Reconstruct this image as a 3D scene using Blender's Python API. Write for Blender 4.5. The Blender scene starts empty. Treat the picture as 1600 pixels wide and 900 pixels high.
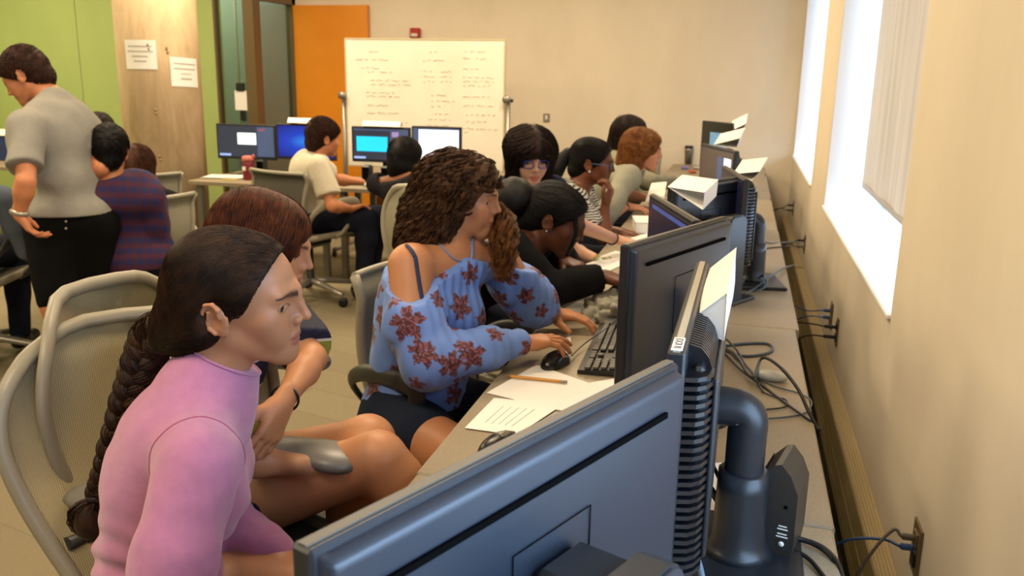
import bpy, math, random, time
import numpy as np
from mathutils import Vector, Matrix
random.seed(7); RNG = np.random.default_rng(7)
PI = math.pi
COL = bpy.context.scene.collection
T0 = time.time()

# ------------------------------------------------------------ camera
CAM_H = 1.47; FPX = 1372.0
_dY = np.array([365, 330, -1372.]); _dY /= np.linalg.norm(_dY)
_Z = -np.array([-97, -5600, -1372.]); _Z /= np.linalg.norm(_Z)
_Z -= _Z.dot(_dY) * _dY; _Z /= np.linalg.norm(_Z)
_X = np.cross(_dY, _Z)
CR = np.array([_X, _dY, _Z])
CC = np.array([0, 0, CAM_H])
cam = bpy.data.cameras.new('camera'); cam.sensor_width = 36; cam.lens = FPX / 1600 * 36
cam.clip_start = 0.02
cam.dof.use_dof = True; cam.dof.focus_distance = 1.35; cam.dof.aperture_fstop = 8.5
cam_o = bpy.data.objects.new('camera', cam); COL.objects.link(cam_o)
M4 = Matrix.Identity(4)
for i in range(3):
    for j in range(3): M4[i][j] = CR[i][j]
    M4[i][3] = CC[i]
cam_o.matrix_world = M4
bpy.context.scene.camera = cam_o

def ray(x, y): return CR @ np.array([(x - 800) / FPX, -(y - 450) / FPX, -1.])
def on_z(x, y, z): d = ray(x, y); return CC + d * ((z - CAM_H) / d[2])
def on_y(x, y, Y): d = ray(x, y); return CC + d * (Y / d[1])
def on_x(x, y, X): d = ray(x, y); return CC + d * (X / d[0])
def at(x, y, D): return CC + ray(x, y) * D          # a place seen at a pixel, D metres deep

# ------------------------------------------------------------ view, world, lights
sc = bpy.context.scene
vs = sc.view_settings
vs.view_transform = 'Standard'; vs.look = 'None'; vs.gamma = 1; vs.use_curve_mapping = False
vs.exposure = 0.0
world = bpy.data.worlds.new('world'); sc.world = world; world.use_nodes = True
bg = world.node_tree.nodes['Background']; bg.inputs[0].default_value = (.75, .87, 1, 1); bg.inputs[1].default_value = 3.0
DAY = (.38, .64, 1.0); WARM = (1.0, .79, .53)
def area(name, loc, rot, sx, sy, power, color):
    l = bpy.data.lights.new(name, 'AREA'); l.shape = 'RECTANGLE'; l.size = sx; l.size_y = sy
    l.energy = power; l.color = color
    o = bpy.data.objects.new(name, l); COL.objects.link(o); o.location = loc; o.rotation_euler = rot
    return o
WALLX = .437; BACKY = 7.8; CEIL = 2.9; LEFTX = -7.2; FRONTY = -3.2
WIN = [(-.85, 1.22), (2.52, 4.72), (5.64, 7.74)]; SILL = .838; WTOP = 2.45
# ceiling fittings: warm fluorescent panels
for (x, y) in ((-1.1, .3), (-1.1, 2.9), (-1.1, 5.6), (-3.6, .3), (-3.6, 2.9), (-3.6, 5.6), (-6.0, 2.9), (-6., 5.4)):
    area('ceiling_lamp', (x, y, CEIL - .03), (0, 0, 0), 1.2, .6, 50 if y < 5 else 66, WARM)
# daylight at the glass of each window
for i, (a, b) in enumerate(WIN):
    area('window_daylight', (WALLX + .42, (a + b) / 2, (SILL + WTOP) / 2 + .05), (0, PI / 2, 0), WTOP - SILL, b - a - .04, (75, 75, 75)[i], DAY)

# ------------------------------------------------------------ materials
def lin(c):
    if isinstance(c, str):
        c = c.lstrip('#'); c = [int(c[i:i + 2], 16) / 255 for i in (0, 2, 4)]
    return tuple(((v / 12.92) if v <= .04045 else ((v + .055) / 1.055) ** 2.4) for v in c) + (1,)
class NT:
    def __init__(s, name):
        s.m = bpy.data.materials.new(name); s.m.use_nodes = True; s.t = s.m.node_tree
        s.b = s.t.nodes['Principled BSDF']; s.out = s.t.nodes['Material Output']
    def n(s, typ, **kw):
        nd = s.t.nodes.new(typ)
        for k, v in kw.items():
            if k.startswith('_'): setattr(nd, k[1:], v)
            else:
                nd.inputs[k if not k.isdigit() else int(k)].default_value = v
        return nd
    def l(s, a, b): s.t.links.new(a, b)
    def tc(s, which='Object', scale=(1, 1, 1), rot=(0, 0, 0)):
        tc = s.n('ShaderNodeTexCoord'); mp = s.n('ShaderNodeMapping'); mp.inputs['Scale'].default_value = scale
        mp.inputs['Rotation'].default_value = rot
        s.l(tc.outputs[which], mp.inputs[0]); return mp.outputs[0]
    def noise(s, v, scale, detail=3, rough=.5, dist=0):
        n = s.n('ShaderNodeTexNoise'); n.inputs['Scale'].default_value = scale; n.inputs['Detail'].default_value = detail
        n.inputs['Roughness'].default_value = rough; n.inputs['Distortion'].default_value = dist
        if v is not None: s.l(v, n.inputs['Vector'])
        return n.outputs[0]
    def ramp(s, v, stops, interp='LINEAR'):
        r = s.n('ShaderNodeValToRGB'); cr = r.color_ramp; cr.interpolation = interp
        while len(cr.elements) < len(stops): cr.elements.new(.5)
        for e, (p, c) in zip(cr.elements, stops): e.position = p; e.color = c if len(c) == 4 else (*c, 1)
        s.l(v, r.inputs[0]); return r.outputs[0]
    def bump(s, v, strength=.3, dist=.002):
        b = s.n('ShaderNodeBump'); b.inputs['Strength'].default_value = strength; b.inputs['Distance'].default_value = dist
        s.l(v, b.inputs['Height']); s.l(b.outputs[0], s.b.inputs['Normal'])
    def math(s, op, a, b=None, clamp=False):
        m = s.n('ShaderNodeMath', _operation=op); m.use_clamp = clamp
        for i, v in enumerate((a, b)):
            if v is None: continue
            if isinstance(v, (int, float)): m.inputs[i].default_value = v
            else: s.l(v, m.inputs[i])
        return m.outputs[0]
    def mixc(s, f, a, b):
        m = s.n('ShaderNodeMix', _data_type='RGBA')
        if isinstance(f, (int, float)): m.inputs[0].default_value = f
        else: s.l(f, m.inputs[0])
        for i, v in ((6, a), (7, b)):
            if isinstance(v, tuple): m.inputs[i].default_value = v
            else: s.l(v, m.inputs[i])
        return m.outputs[2]
    def sep(s, v):
        x = s.n('ShaderNodeSeparateXYZ'); s.l(v, x.inputs[0]); return x.outputs
_mc = {}
def mat(name, color='#808080', rough=.5, metal=0, spec=None, noise=None, bump=None, emit=None, coat=0, sheen=0, sss=0):
    """plain procedural material; noise=(scale, amount) varies the colour, bump=(scale, strength)"""
    if name in _mc: return _mc[name]
    k = NT(name); c = lin(color) if isinstance(color, str) else tuple(color)
    k.b.inputs['Base Color'].default_value = c; k.b.inputs['Roughness'].default_value = rough; k.b.inputs['Metallic'].default_value = metal
    if spec is not None: k.b.inputs['Specular IOR Level'].default_value = spec
    if coat: k.b.inputs['Coat Weight'].default_value = coat
    if sheen: k.b.inputs['Sheen Weight'].default_value = sheen; k.b.inputs['Sheen Roughness'].default_value = .5
    if noise:
        n = k.noise(k.tc(), noise[0], 4, .6); a = noise[1]
        k.l(k.ramp(n, [(.3, tuple(v * (1 - a) for v in c[:3])), (.7, tuple(min(1, v * (1 + a)) for v in c[:3]))]), k.b.inputs['Base Color'])
    if bump: k.bump(k.noise(k.tc(), bump[0], 3), bump[1], .002)
    if emit: k.b.inputs['Emission Color'].default_value = lin(emit[0]); k.b.inputs['Emission Strength'].default_value = emit[1]
    _mc[name] = k.m; return k.m

# ------------------------------------------------------------ object helpers
def tag(o, label=None, cat=None, group=None, kind=None):
    if label: o['label'] = label
    if cat: o['category'] = cat
    if group: o['group'] = group
    if kind: o['kind'] = kind
    return o
def thing(name, label, cat, loc=(0, 0, 0), rz=0, group=None):
    o = bpy.data.objects.new(name, None); COL.objects.link(o); o.location = loc; o.rotation_euler = (0, 0, rz)
    o.empty_display_size = .05
    return tag(o, label, cat, group)
class MB:
    """collects polygons; build() links them as ONE mesh object"""
    def __init__(s): s.v = []; s.f = []; s.mi = []; s.n = 0; s.sm = []
    def add(s, v, f, mi=0, smooth=False, M=None):
        v = np.asarray(v, float).reshape(-1, 3)
        if M is not None: v = v @ np.array(M)[:3, :3].T + np.array(M)[:3, 3]
        s.v.append(v); s.f += [tuple(int(i) + s.n for i in q) for q in f]; s.mi += [mi] * len(f); s.sm += [smooth] * len(f); s.n += len(v); return s
    def box(s, c, d, rz=0, mi=0, R=None, bev=0):
        x, y, z = [k / 2 for k in d]
        if bev:
            b = min(bev, x * .98, y * .98, z * .98); pts = []
            for sx in (-1, 1):
                for sy in (-1, 1):
                    for sz in (-1, 1):
                        pts += [(sx * x, sy * (y - b), sz * (z - b)), (sx * (x - b), sy * y, sz * (z - b)), (sx * (x - b), sy * (y - b), sz * z)]
            def ix(a, b_, c_, k): return ((a > 0) * 4 + (b_ > 0) * 2 + (c_ > 0)) * 3 + k
            F = []
            for sg in (-1, 1):
                F.append([ix(sg, -1, -1, 0), ix(sg, 1, -1, 0), ix(sg, 1, 1, 0), ix(sg, -1, 1, 0)][::sg])
                F.append([ix(-1, sg, -1, 1), ix(-1, sg, 1, 1), ix(1, sg, 1, 1), ix(1, sg, -1, 1)][::sg])
                F.append([ix(-1, -1, sg, 2), ix(1, -1, sg, 2), ix(1, 1, sg, 2), ix(-1, 1, sg, 2)][::sg])
            for a in (-1, 1):
                for b2 in (-1, 1):
                    F.append([ix(a, b2, -1, 0), ix(a, b2, 1, 0), ix(a, b2, 1, 1), ix(a, b2, -1, 1)])
                    F.append([ix(a, -1, b2, 0), ix(a, 1, b2, 0), ix(a, 1, b2, 2), ix(a, -1, b2, 2)])
                    F.append([ix(-1, a, b2, 1), ix(1, a, b2, 1), ix(1, a, b2, 2), ix(-1, a, b2, 2)])
                    for c3 in (-1, 1): F.append([ix(a, b2, c3, 0), ix(a, b2, c3, 1), ix(a, b2, c3, 2)])
            v = np.array(pts)
            F2 = []
            for q in F:                                   # face outwards
                p = v[list(q)]; nn = np.cross(p[1] - p[0], p[2] - p[0])
                F2.append(q if nn.dot(p.mean(0)) > 0 else q[::-1])
            F = F2
        else:
            v = np.array([(a * x, b * y, e * z) for a in (-1, 1) for b in (-1, 1) for e in (-1, 1)])
            F = [(0, 1, 3, 2), (4, 6, 7, 5), (0, 4, 5, 1), (2, 3, 7, 6), (0, 2, 6, 4), (1, 5, 7, 3)]
        if R is not None: v = v @ np.array(R).T
        elif rz: v = v @ rotz(rz).T
        return s.add(v + np.array(c), F, mi)
    def prism(s, prof, d0, d1, axis='y', mi=0, smooth=False):
        """profile of 2-D points pushed along an axis: x->(y,z), y->(x,z), z->(x,y)"""
        n = len(prof); v = []
        for d in (d0, d1):
            for (a, b) in prof:
                v.append({'x': (d, a, b), 'y': (a, d, b), 'z': (a, b, d)}[axis])
        v = np.array(v, float)
        side = [(i, (i + 1) % n, n + (i + 1) % n, n + i) for i in range(n)]
        s.add(v, side, mi, smooth); base = s.n - len(v)
        s.f += [tuple(base + i for i in range(n))[::-1], tuple(base + n + i for i in range(n))]; s.mi += [mi] * 2; s.sm += [False] * 2
        return s
    def tube(s, pts, r, seg=8, mi=0, closed=False, cap=True, flat=None, smooth=True):
        pts = np.asarray(pts, float); n = len(pts)
        r = np.full(n, r, float) if np.isscalar(r) else np.asarray(r, float)
        v, f = tube_geo(pts, r, seg, closed, flat)
        s.add(v, f, mi, smooth); b = s.n - len(v)
        if cap and not closed:
            s.f += [tuple(b + i for i in range(seg))[::-1], tuple(b + (n - 1) * seg + i for i in range(seg))]; s.mi += [mi] * 2; s.sm += [False] * 2
        return s
    def lathe(s, prof, c=(0, 0, 0), seg=20, mi=0, R=None, smooth=True):
        prof = [(max(a, 1e-5), b) for a, b in prof]
        an = np.linspace(0, 2 * PI, seg, endpoint=False); v = []
        for (r, z) in prof: v += [(r * math.cos(t), r * math.sin(t), z) for t in an]
        v = np.array(v); m = len(prof)
        f = [(i * seg + j, i * seg + (j + 1) % seg, (i + 1) * seg + (j + 1) % seg, (i + 1) * seg + j) for i in range(m - 1) for j in range(seg)]
        f += [tuple(range(seg))[::-1], tuple((m - 1) * seg + j for j in range(seg))]
        if R is not None: v = v @ np.array(R).T
        return s.add(v + np.array(c), f, mi, smooth)
    def ball(s, c, r, seg=14, mi=0, R=None):
        r = (r, r, r) if np.isscalar(r) else r; m = seg // 2 + 1
        prof = [(math.sin(PI * i / m), -math.cos(PI * i / m)) for i in range(0, m + 1)]
        k = MB().lathe(prof, seg=seg); v = np.vstack(k.v) * np.array(r)
        if R is not None: v = v @ np.array(R).T
        return s.add(v + np.array(c), k.f, mi, True)
    def grid(s, fn, nu, nv, mi=0, smooth=True, wrap=False):
        v = [fn(i / (nu - 1), j / (nv - 1)) for i in range(nu) for j in range(nv)]
        f = [(i * nv + j, i * nv + j + 1, (i + 1) * nv + j + 1, (i + 1) * nv + j) for i in range(nu - 1) for j in range(nv - 1)]
        return s.add(v, f, mi, smooth)
    def build(s, name, m, parent=None, autosmooth=True, loc=None):
        me = bpy.data.meshes.new(name)
        V = np.vstack(s.v) if s.v else np.zeros((0, 3))
        me.from_pydata(V.tolist(), [], s.f)
        for k in (m if isinstance(m, (list, tuple)) else [m]): me.materials.append(k)
        me.polygons.foreach_set('material_index', s.mi); me.polygons.foreach_set('use_smooth', s.sm)
        me.update()
        o = bpy.data.objects.new(name, me); COL.objects.link(o)
        if parent: o.parent = parent
        if loc is not None: o.location = loc
        return o
def rotz(a): c, s_ = math.cos(a), math.sin(a); return np.array([[c, -s_, 0], [s_, c, 0], [0, 0, 1.]])
def rotx(a): c, s_ = math.cos(a), math.sin(a); return np.array([[1., 0, 0], [0, c, -s_], [0, s_, c]])
def roty(a): c, s_ = math.cos(a), math.sin(a); return np.array([[c, 0, s_], [0, 1., 0], [-s_, 0, c]])
def norm(v): v = np.asarray(v, float); return v / (np.linalg.norm(v) + 1e-12)
def tube_geo(pts, r, seg, closed=False, flat=None):
    n = len(pts)
    if closed: tg = np.roll(pts, -1, 0) - np.roll(pts, 1, 0)
    else: tg = np.gradient(pts, axis=0)
    tg /= np.linalg.norm(tg, axis=1)[:, None] + 1e-12
    up = np.array([0, 0, 1.]) if abs(tg[0][2]) < .9 else np.array([1., 0, 0])
    u = np.zeros_like(pts); x = norm(np.cross(up, tg[0]))
    for i in range(n):
        x = x - tg[i] * x.dot(tg[i]); x = norm(x); u[i] = x
    w = np.cross(tg, u)
    an = np.linspace(0, 2 * PI, seg, endpoint=False)
    k = flat if flat else 1
    v = pts[:, None] + r[:, None, None] * (u[:, None] * np.cos(an)[None, :, None] + k * w[:, None] * np.sin(an)[None, :, None])
    m = n if closed else n - 1
    f = [(i * seg + j, i * seg + (j + 1) % seg, ((i + 1) % n) * seg + (j + 1) % seg, ((i + 1) % n) * seg + j) for i in range(m) for j in range(seg)]
    return v.reshape(-1, 3), f
def spline(pts, n=40, closed=False):
    """Catmull-Rom through the points"""
    P = np.asarray(pts, float); m = len(P)
    if closed: Q = np.vstack([P[-1], P, P[0], P[1]]); segs = m
    else: Q = np.vstack([2 * P[0] - P[1], P, 2 * P[-1] - P[-2]]); segs = m - 1
    t = np.linspace(0, segs, n, endpoint=not closed); i = np.minimum(t.astype(int), segs - 1); u = (t - i)[:, None]
    a, b, c, d = Q[i], Q[i + 1], Q[i + 2], Q[i + 3]
    return .5 * ((2 * b) + (-a + c) * u + (2 * a - 5 * b + 4 * c - d) * u ** 2 + (-a + 3 * b - 3 * c + d) * u ** 3)
def struct(name, mb, m, kind='structure'): o = mb.build(name, m); o['kind'] = kind; return o
def copy_tree(o, parent=None):
    c = o.copy(); COL.objects.link(c)
    if parent: c.parent = parent
    for ch in list(o.children): copy_tree(ch, c)
    return c
def text(body, size, m, parent, loc, R, name='lettering', ext=.0003, align='CENTER'):
    cu = bpy.data.curves.new(name, 'FONT'); cu.body = body; cu.size = size; cu.extrude = ext; cu.align_x = align; cu.align_y = 'CENTER'
    cu.materials.append(m); o = bpy.data.objects.new(name, cu); COL.objects.link(o)
    if parent: o.parent = parent
    mm = Matrix.Identity(4)
    for i in range(3):
        for j in range(3): mm[i][j] = R[i][j]
        mm[i][3] = loc[i]
    o.matrix_local = mm
    return o
# ============================================================ THE ROOM
k = NT('carpet'); v = k.tc(scale=(1, 1, 1))
br = k.n('ShaderNodeTexBrick'); k.l(k.tc(rot=(0, 0, .25)), br.inputs['Vector']); br.inputs['Scale'].default_value = 1.0
br.inputs['Brick Width'].default_value = .9; br.inputs['Row Height'].default_value = .25; br.inputs['Mortar Size'].default_value = .004
br.inputs['Color1'].default_value = lin('#968a6e'); br.inputs['Color2'].default_value = lin('#85795e'); br.inputs['Mortar'].default_value = lin('#72674f')
n1 = k.noise(k.tc(scale=(14, 3, 1)), 6, 5, .7, .6); n2 = k.noise(v, 260, 3, .7)
c = k.mixc(k.math('MULTIPLY', n1, .75), br.outputs[0], lin('#6c614b')); c = k.mixc(k.math('MULTIPLY', n2, .5), c, lin('#a1967a'))
k.l(c, k.b.inputs['Base Color']); k.b.inputs['Roughness'].default_value = .95; k.bump(n2, .8, .006); M_CARPET = k.m

def wallmat(name, col, streak=.04):
    k = NT(name); n = k.noise(k.tc(scale=(1, 1, .5)), 3, 4, .6); n2 = k.noise(k.tc(), 90, 3)
    cc = lin(col)
    k.l(k.ramp(n, [(.3, tuple(v * (1 - streak) for v in cc[:3])), (.7, tuple(v * (1 + streak) for v in cc[:3]))]), k.b.inputs['Base Color'])
    k.b.inputs['Roughness'].default_value = .62; k.b.inputs['Specular IOR Level'].default_value = .35; k.bump(n2, .12, .002); return k.m
M_CREAM = wallmat('cream wall paint', '#dbcfb9'); M_GREEN = wallmat('green wall paint', '#a8ba74'); M_CEIL = wallmat('ceiling white', '#d8d0c0')
M_WHITE = wallmat('window reveal white', '#e4e4e4', .01)
M_REAR = wallmat('rear wall paint', '#cfc4ac')

struct('floor', MB().box(((LEFTX + WALLX + 1) / 2, 2.8, -.05), (WALLX + 1 - LEFTX, 13.4, .1)), M_CARPET)
struct('ceiling', MB().box(((LEFTX + WALLX + 1) / 2, 2.8, CEIL + .05), (WALLX + 1 - LEFTX, 13.4, .1)), M_CEIL)
def boxlim(mb, x0, x1, y0, y1, z0, z1, mi=0): return mb.box(((x0 + x1) / 2, (y0 + y1) / 2, (z0 + z1) / 2), (x1 - x0, y1 - y0, z1 - z0), mi=mi)
w = MB(); WD = .34
ys = [FRONTY] + [q for ab in WIN for q in ab] + [BACKY]
for i in range(0, len(ys), 2): boxlim(w, WALLX, WALLX + WD, ys[i], ys[i + 1], 0, CEIL)
for a, b in WIN:
    boxlim(w, WALLX, WALLX + WD, a, b, 0, SILL - .012); boxlim(w, WALLX, WALLX + WD, a, b, WTOP, CEIL)
struct('wall_right', w, M_CREAM)
CORNX = -4.126; GLY = 7.066
struct('wall_back', boxlim(MB(), CORNX - 1.6, WALLX + WD, BACKY, BACKY + .15, 0, CEIL), M_CREAM)
struct('wall_front', boxlim(MB(), LEFTX, WALLX + WD, FRONTY - .15, FRONTY, 0, CEIL), M_REAR)
struct('wall_left', boxlim(MB(), LEFTX - .15, LEFTX, FRONTY, BACKY, 0, CEIL), M_GREEN)
# green wall across the room's left end, up to the glass partition; a joint runs down it
gx = on_y(341, 150, GLY)[0]
g = MB(); boxlim(g, LEFTX, -5.93, GLY, GLY + .12, 0, CEIL); boxlim(g, -5.924, gx, GLY, GLY + .12, 0, CEIL); boxlim(g, -5.94, -5.91, GLY + .02, GLY + .1, 0, CEIL)
struct('wall_green', g, M_GREEN)
# corridor behind the glass
M_CORR = wallmat('corridor grey paint', '#8d9a98')
area('corridor_fill', ((LEFTX + CORNX) / 2 + .4, (GLY + BACKY) / 2 + .1, CEIL - .03), (0, 0, 0), 1.2, .3, 50, (1, .95, .88))  # added fill light, no known fitting, brightens the corridor seen through the glass
c = MB(); boxlim(c, LEFTX, CORNX - 1.6, GLY + .12, BACKY, 0, CEIL); boxlim(c, CORNX - 1.58, CORNX - .02, BACKY - .03, BACKY - .002, 0, CEIL)
struct('wall_corridor', c, M_CORR)
for i, (a, b) in enumerate(WIN):
    r = MB(); X0, X1 = WALLX + .001, WALLX + .335       # reveal linings and sill
    boxlim(r, X0, X1, a, a + .008, SILL, WTOP); boxlim(r, X0, X1, b - .008, b, SILL, WTOP); boxlim(r, X0, X1, a, b, WTOP - .008, WTOP)
    struct('trim_%d' % (i + 1), r, M_WHITE)
    s = MB(); s.box(((X0 + X1) / 2 - .006, (a + b) / 2, SILL - .006), (X1 - X0 + .012, b - a, .016), bev=.004)
    struct('sill_%d' % (i + 1), s, M_WHITE)['label'] = 'white window sill'
M_FRAME = mat('window frame white', '#d5d8da', .4)
kg = NT('window glass'); kg.t.nodes.remove(kg.b)
tr = kg.n('ShaderNodeBsdfTransparent'); gl = kg.n('ShaderNodeBsdfGlossy', Roughness=.02); mx = kg.n('ShaderNodeMixShader'); mx.inputs[0].default_value = .06
kg.l(tr.outputs[0], mx.inputs[1]); kg.l(gl.outputs[0], mx.inputs[2]); kg.l(mx.outputs[0], kg.out.inputs[0]); M_GLASS = kg.m
for i, (a, b) in enumerate(WIN):
    f = MB(); X = WALLX + .315
    for (y0, y1, z0, z1) in ((a, a + .05, SILL, WTOP), (b - .05, b, SILL, WTOP), (a, b, SILL, SILL + .045), (a, b, WTOP - .05, WTOP)):
        boxlim(f, X - .02, X + .02, y0, y1, z0, z1)
    fo = struct('window_%d' % (i + 1), f, M_FRAME)
    p = boxlim(MB(), X - .003, X + .003, a + .05, b - .05, SILL + .045, WTOP - .05).build('pane', M_GLASS, fo)
# roller blinds: cloth with faint vertical folds of its own weave, bottom bar
k = NT('blind cloth'); n = k.noise(k.tc(scale=(1, 9, .6)), 2, 3, .5); k.l(k.ramp(n, [(.3, lin('#b9b1a6')), (.7, lin('#cdc6bb'))]), k.b.inputs['Base Color'])
k.b.inputs['Roughness'].default_value = .8
tl = k.n('ShaderNodeBsdfTranslucent'); tl.inputs[0].default_value = lin('#c8bfb2'); mx = k.n('ShaderNodeMixShader'); mx.inputs[0].default_value = .035
k.l(k.b.outputs[0], mx.inputs[1]); k.l(tl.outputs[0], mx.inputs[2]); k.l(mx.outputs[0], k.out.inputs[0]); M_BLIND = k.m
M_BAR = mat('blind bar', '#a7a39c', .5)
for i, (a, b) in enumerate(WIN):
    t = thing('roller_blind', ('grey roller blind rolled half up in the window nearest the camera', 'grey roller blind pulled nearly down in the large near window', 'grey roller blind in the far narrow-looking window by the back corner')[i], 'roller blind', (WALLX + .165, 0, 0))
    zb = SILL + (.135 if i else 1.0)
    MB().grid(lambda u, vv: (.006 * math.sin(u * 23), a + .09 + u * (b - a - .18), zb + vv * (WTOP - .07 - zb)), 60, 2).build('cloth', M_BLIND, t)
    boxlim(MB(), -.006, .006, a + .09, b - .09, zb - .022, zb + .002).build('bottom_bar', M_BAR, t)
    MB().tube([(0, a + .04, WTOP - .055), (0, b - .04, WTOP - .055)], .03, 14).build('roller', M_BAR, t)
# baseboard heater along the window wall: ribbed top, long front panel with joints
M_HEAT = mat('heater enamel', '#b8a67c', .45, noise=(20, .05)); M_HD = mat('heater painted shade', '#2e281e', .8)
for i, (y0, y1) in enumerate(((-2.2, 1.0), (1.0, 3.29), (3.29, 5.6), (5.6, BACKY - .05))):
    t = thing('baseboard_heater', ('tan ribbed baseboard heater cover nearest the camera below the wall plates', 'tan ribbed heater cover between the desk and the near window', 'tan heater cover with a visible butt joint under the double wall plates', 'farthest tan heater cover running into the back corner')[i], 'heater', (0, 0, 0), 0, 'baseboard heater covers')
    b_ = MB(); x0, x1 = WALLX - .052, WALLX - .001; dz = .006 * (i % 2)
    b_.prism([(x0, .13), (x0, .318 + dz), (x0 + .004, .324 + dz), (x1, .324 + dz), (x1, .13)], y0 + .002, y1 - .002, 'y').build('cover', M_HEAT, t)
    b_ = MB()
    for q in range(5): b_.box((x0 + .010 + q * .0085, (y0 + y1) / 2, .3255 + dz), (.004, y1 - y0 - .01, .004))
    b_.build('rib', M_HEAT, t)
    b_ = MB(); b_.box((x0 - .001, (y0 + y1) / 2, .24), (.004, y1 - y0 - .01, .004)); b_.box((x0 - .001, (y0 + y1) / 2, .17), (.004, y1 - y0 - .01, .004))
    b_.build('front_bead', M_HEAT, t)
    boxlim(MB(), x0 + .022, x1, y0 + .002, y1 - .002, .0, .13).build('base', M_HD, t)  # base coloured dark to stand in for the shade between desk and heater
# wall plates with sockets and plugs
M_PLATE = mat('brown wall plate', '#7a6a4e', .35, .3); M_BLACK = mat('black plastic', '#121214', .4); M_BLUEC = mat('blue network cable', '#28508c', .45); M_GREYC = mat('grey cable', '#55504a', .5)
def wall_plate(y, z, label, cols, w_=.075, h_=.115):
    t = thing('wall_plate', label, 'socket plate', (WALLX, y, z), 0, 'brown socket plates along the window wall')
    MB().box((-.003, 0, 0), (.006, w_, h_), bev=.002).build('plate', M_PLATE, t)
    for q, cc in enumerate(cols):
        dz = .024 - .048 * q
        MB().box((-.0075, 0, dz), (.004, .034, .03), bev=.001).build('socket', M_BLACK if cc is None else M_PLATE, t)
    return t
# ============================================================ FURNITURE
DZ = .73
k = NT('desk laminate'); n = k.noise(k.tc(scale=(1, 1, 1)), 420, 2, .6)
k.l(k.ramp(n, [(.35, lin('#877a64')), (.65, lin('#9a8d75'))]), k.b.inputs['Base Color']); k.b.inputs['Roughness'].default_value = .42; M_DESK = k.m
M_EDGE = mat('desk edge band', '#8d7f68', .5); M_LEG = mat('desk leg grey', '#77746c', .35, .6); M_ORANGE = mat('orange laminate', '#c2751a', .45, noise=(6, .04))
def desk(label, x0, x1, y0, y1, z=DZ, group=None, panel=None):
    t = thing('desk', label, 'desk', ((x0 + x1) / 2, (y0 + y1) / 2, 0), 0, group)
    w_, d_ = x1 - x0, y1 - y0
    MB().box((0, 0, z - .014), (w_, d_, .028), bev=.003).build('desktop', [M_DESK], t)
    e = MB(); e.box((0, d_ / 2 - .001, z - .016), (w_ + .003, .004, .026)); e.box((w_ / 2 - .001, 0, z - .016), (.004, d_, .026)); e.box((-w_ / 2 + .001, 0, z - .016), (.004, d_, .026)); e.box((0, -d_ / 2 + .001, z - .016), (w_ + .003, .004, .026))
    e.build('edge_band', M_EDGE, t)
    for sx in (-1, 1):
        for sy in (-1, 1):
            MB().box((sx * (w_ / 2 - .06), sy * (d_ / 2 - .06), (z - .028) / 2), (.045, .045, z - .03), bev=.005).build('leg', M_LEG, t)
    if panel:
        MB().box((w_ / 2 - .05 if panel == 'x' else 0, 0 if panel == 'x' else d_ / 2 - .08, .5), (.018, d_ - .3, .36) if panel == 'x' else (w_ - .2, .018, .4)).build('modesty_panel', M_ORANGE if panel == 'y' else M_LEG, t)
    return t
desk('tan laminate desk nearest the camera under the big blue-lit monitor', -.545, .200, -.40, 1.44, group=None, panel='x')
desk('tan laminate desk under the papers, pencil and keyboard of the floral blouse girl', -.548, .203, 1.445, 2.685, panel='x')
desk('tan laminate desk beyond the first joint, under the clutter of cable coils', -.548, .214, 2.69, 4.5, panel='x')
desk('tan laminate desk by the near edge of the far window, fourth along the wall', -.548, .212, 4.505, 6.1, panel='x')
desk('tan laminate desk at the far end of the wall row, by the back corner', -.548, .212, 6.105, 7.72, panel='x')
BDZ = .67
desk('tan desk in front of the orange door and whiteboard', -2.75, -1.2, 5.64, 6.28, BDZ, panel='y')
desk('tan desk in front of the glass partition with a red bottle on it', -3.87, -2.755, 5.60, 6.28, BDZ)
desk('desk along the green wall behind the standing person', -6.4, -4.75, 5.6, 6.35, .70)

# ---- monitors
M_MB = mat('monitor dark plastic', '#202328', .36, spec=.5); M_MBACK = mat('monitor satin back', '#222a36', .38, .2, spec=.8)  # the satin back's base colour carries the blue cast of the window light
M_MED = mat('monitor silver edge', '#8c867c', .4, .3); M_MEDL = mat('monitor edge', '#57524a', .5, .1); M_MEDP = mat('monitor pale edge', '#a8a08e', .4, .2); M_SLOT = mat('vent slot black', '#030303', .9, spec=.05)
M_SCROFF = mat('screen dark', '#101017', .18, spec=.6); M_RIB = mat('glossy rib black', '#15171c', .22, spec=.7)
M_LABW = mat('white label', '#e6e2d8', .6); M_INK = mat('print ink', '#2a2a2e', .7)
def scr(name, col, e): return mat(name, col, .3, emit=(col, e))
S_NAVY = scr('screen navy glow', '#16203f', .9); S_DARKW = scr('screen dark grey glow', '#2b3040', .8); S_WHITE = scr('screen white glow', '#dfeaf8', 1.15); S_CYAN = scr('screen cyan glow', '#1fb4e0', 1.1)
S_PANEL = scr('screen panel glow', '#3d4a68', .9); S_TASK = scr('screen taskbar glow', '#7f9cd8', .9); S_RED = scr('screen red glow', '#c04a58', .9); S_DIM = scr('screen dim violet glow', '#1b1a2c', .6); S_BAR = scr('screen bar glow', '#3b4a86', .7)
k = NT('screen blue wallpaper'); g_ = k.n('ShaderNodeTexGradient', _gradient_type='SPHERICAL'); mp_ = k.tc('Generated', (1.3, 0, 1.6)); mp_.node.inputs['Location'].default_value = (-.65, 0, -.8); k.l(mp_, g_.inputs[0])
cr = k.ramp(g_.outputs[0], [(0, lin('#0a1a86')), (.6, lin('#1242c8')), (1, lin('#2f8cf0'))]); k.l(cr, k.b.inputs['Emission Color']); k.b.inputs['Emission Strength'].default_value = 1.0
k.b.inputs['Base Color'].default_value = (0, 0, 0, 1); S_BLUE = k.m
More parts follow.
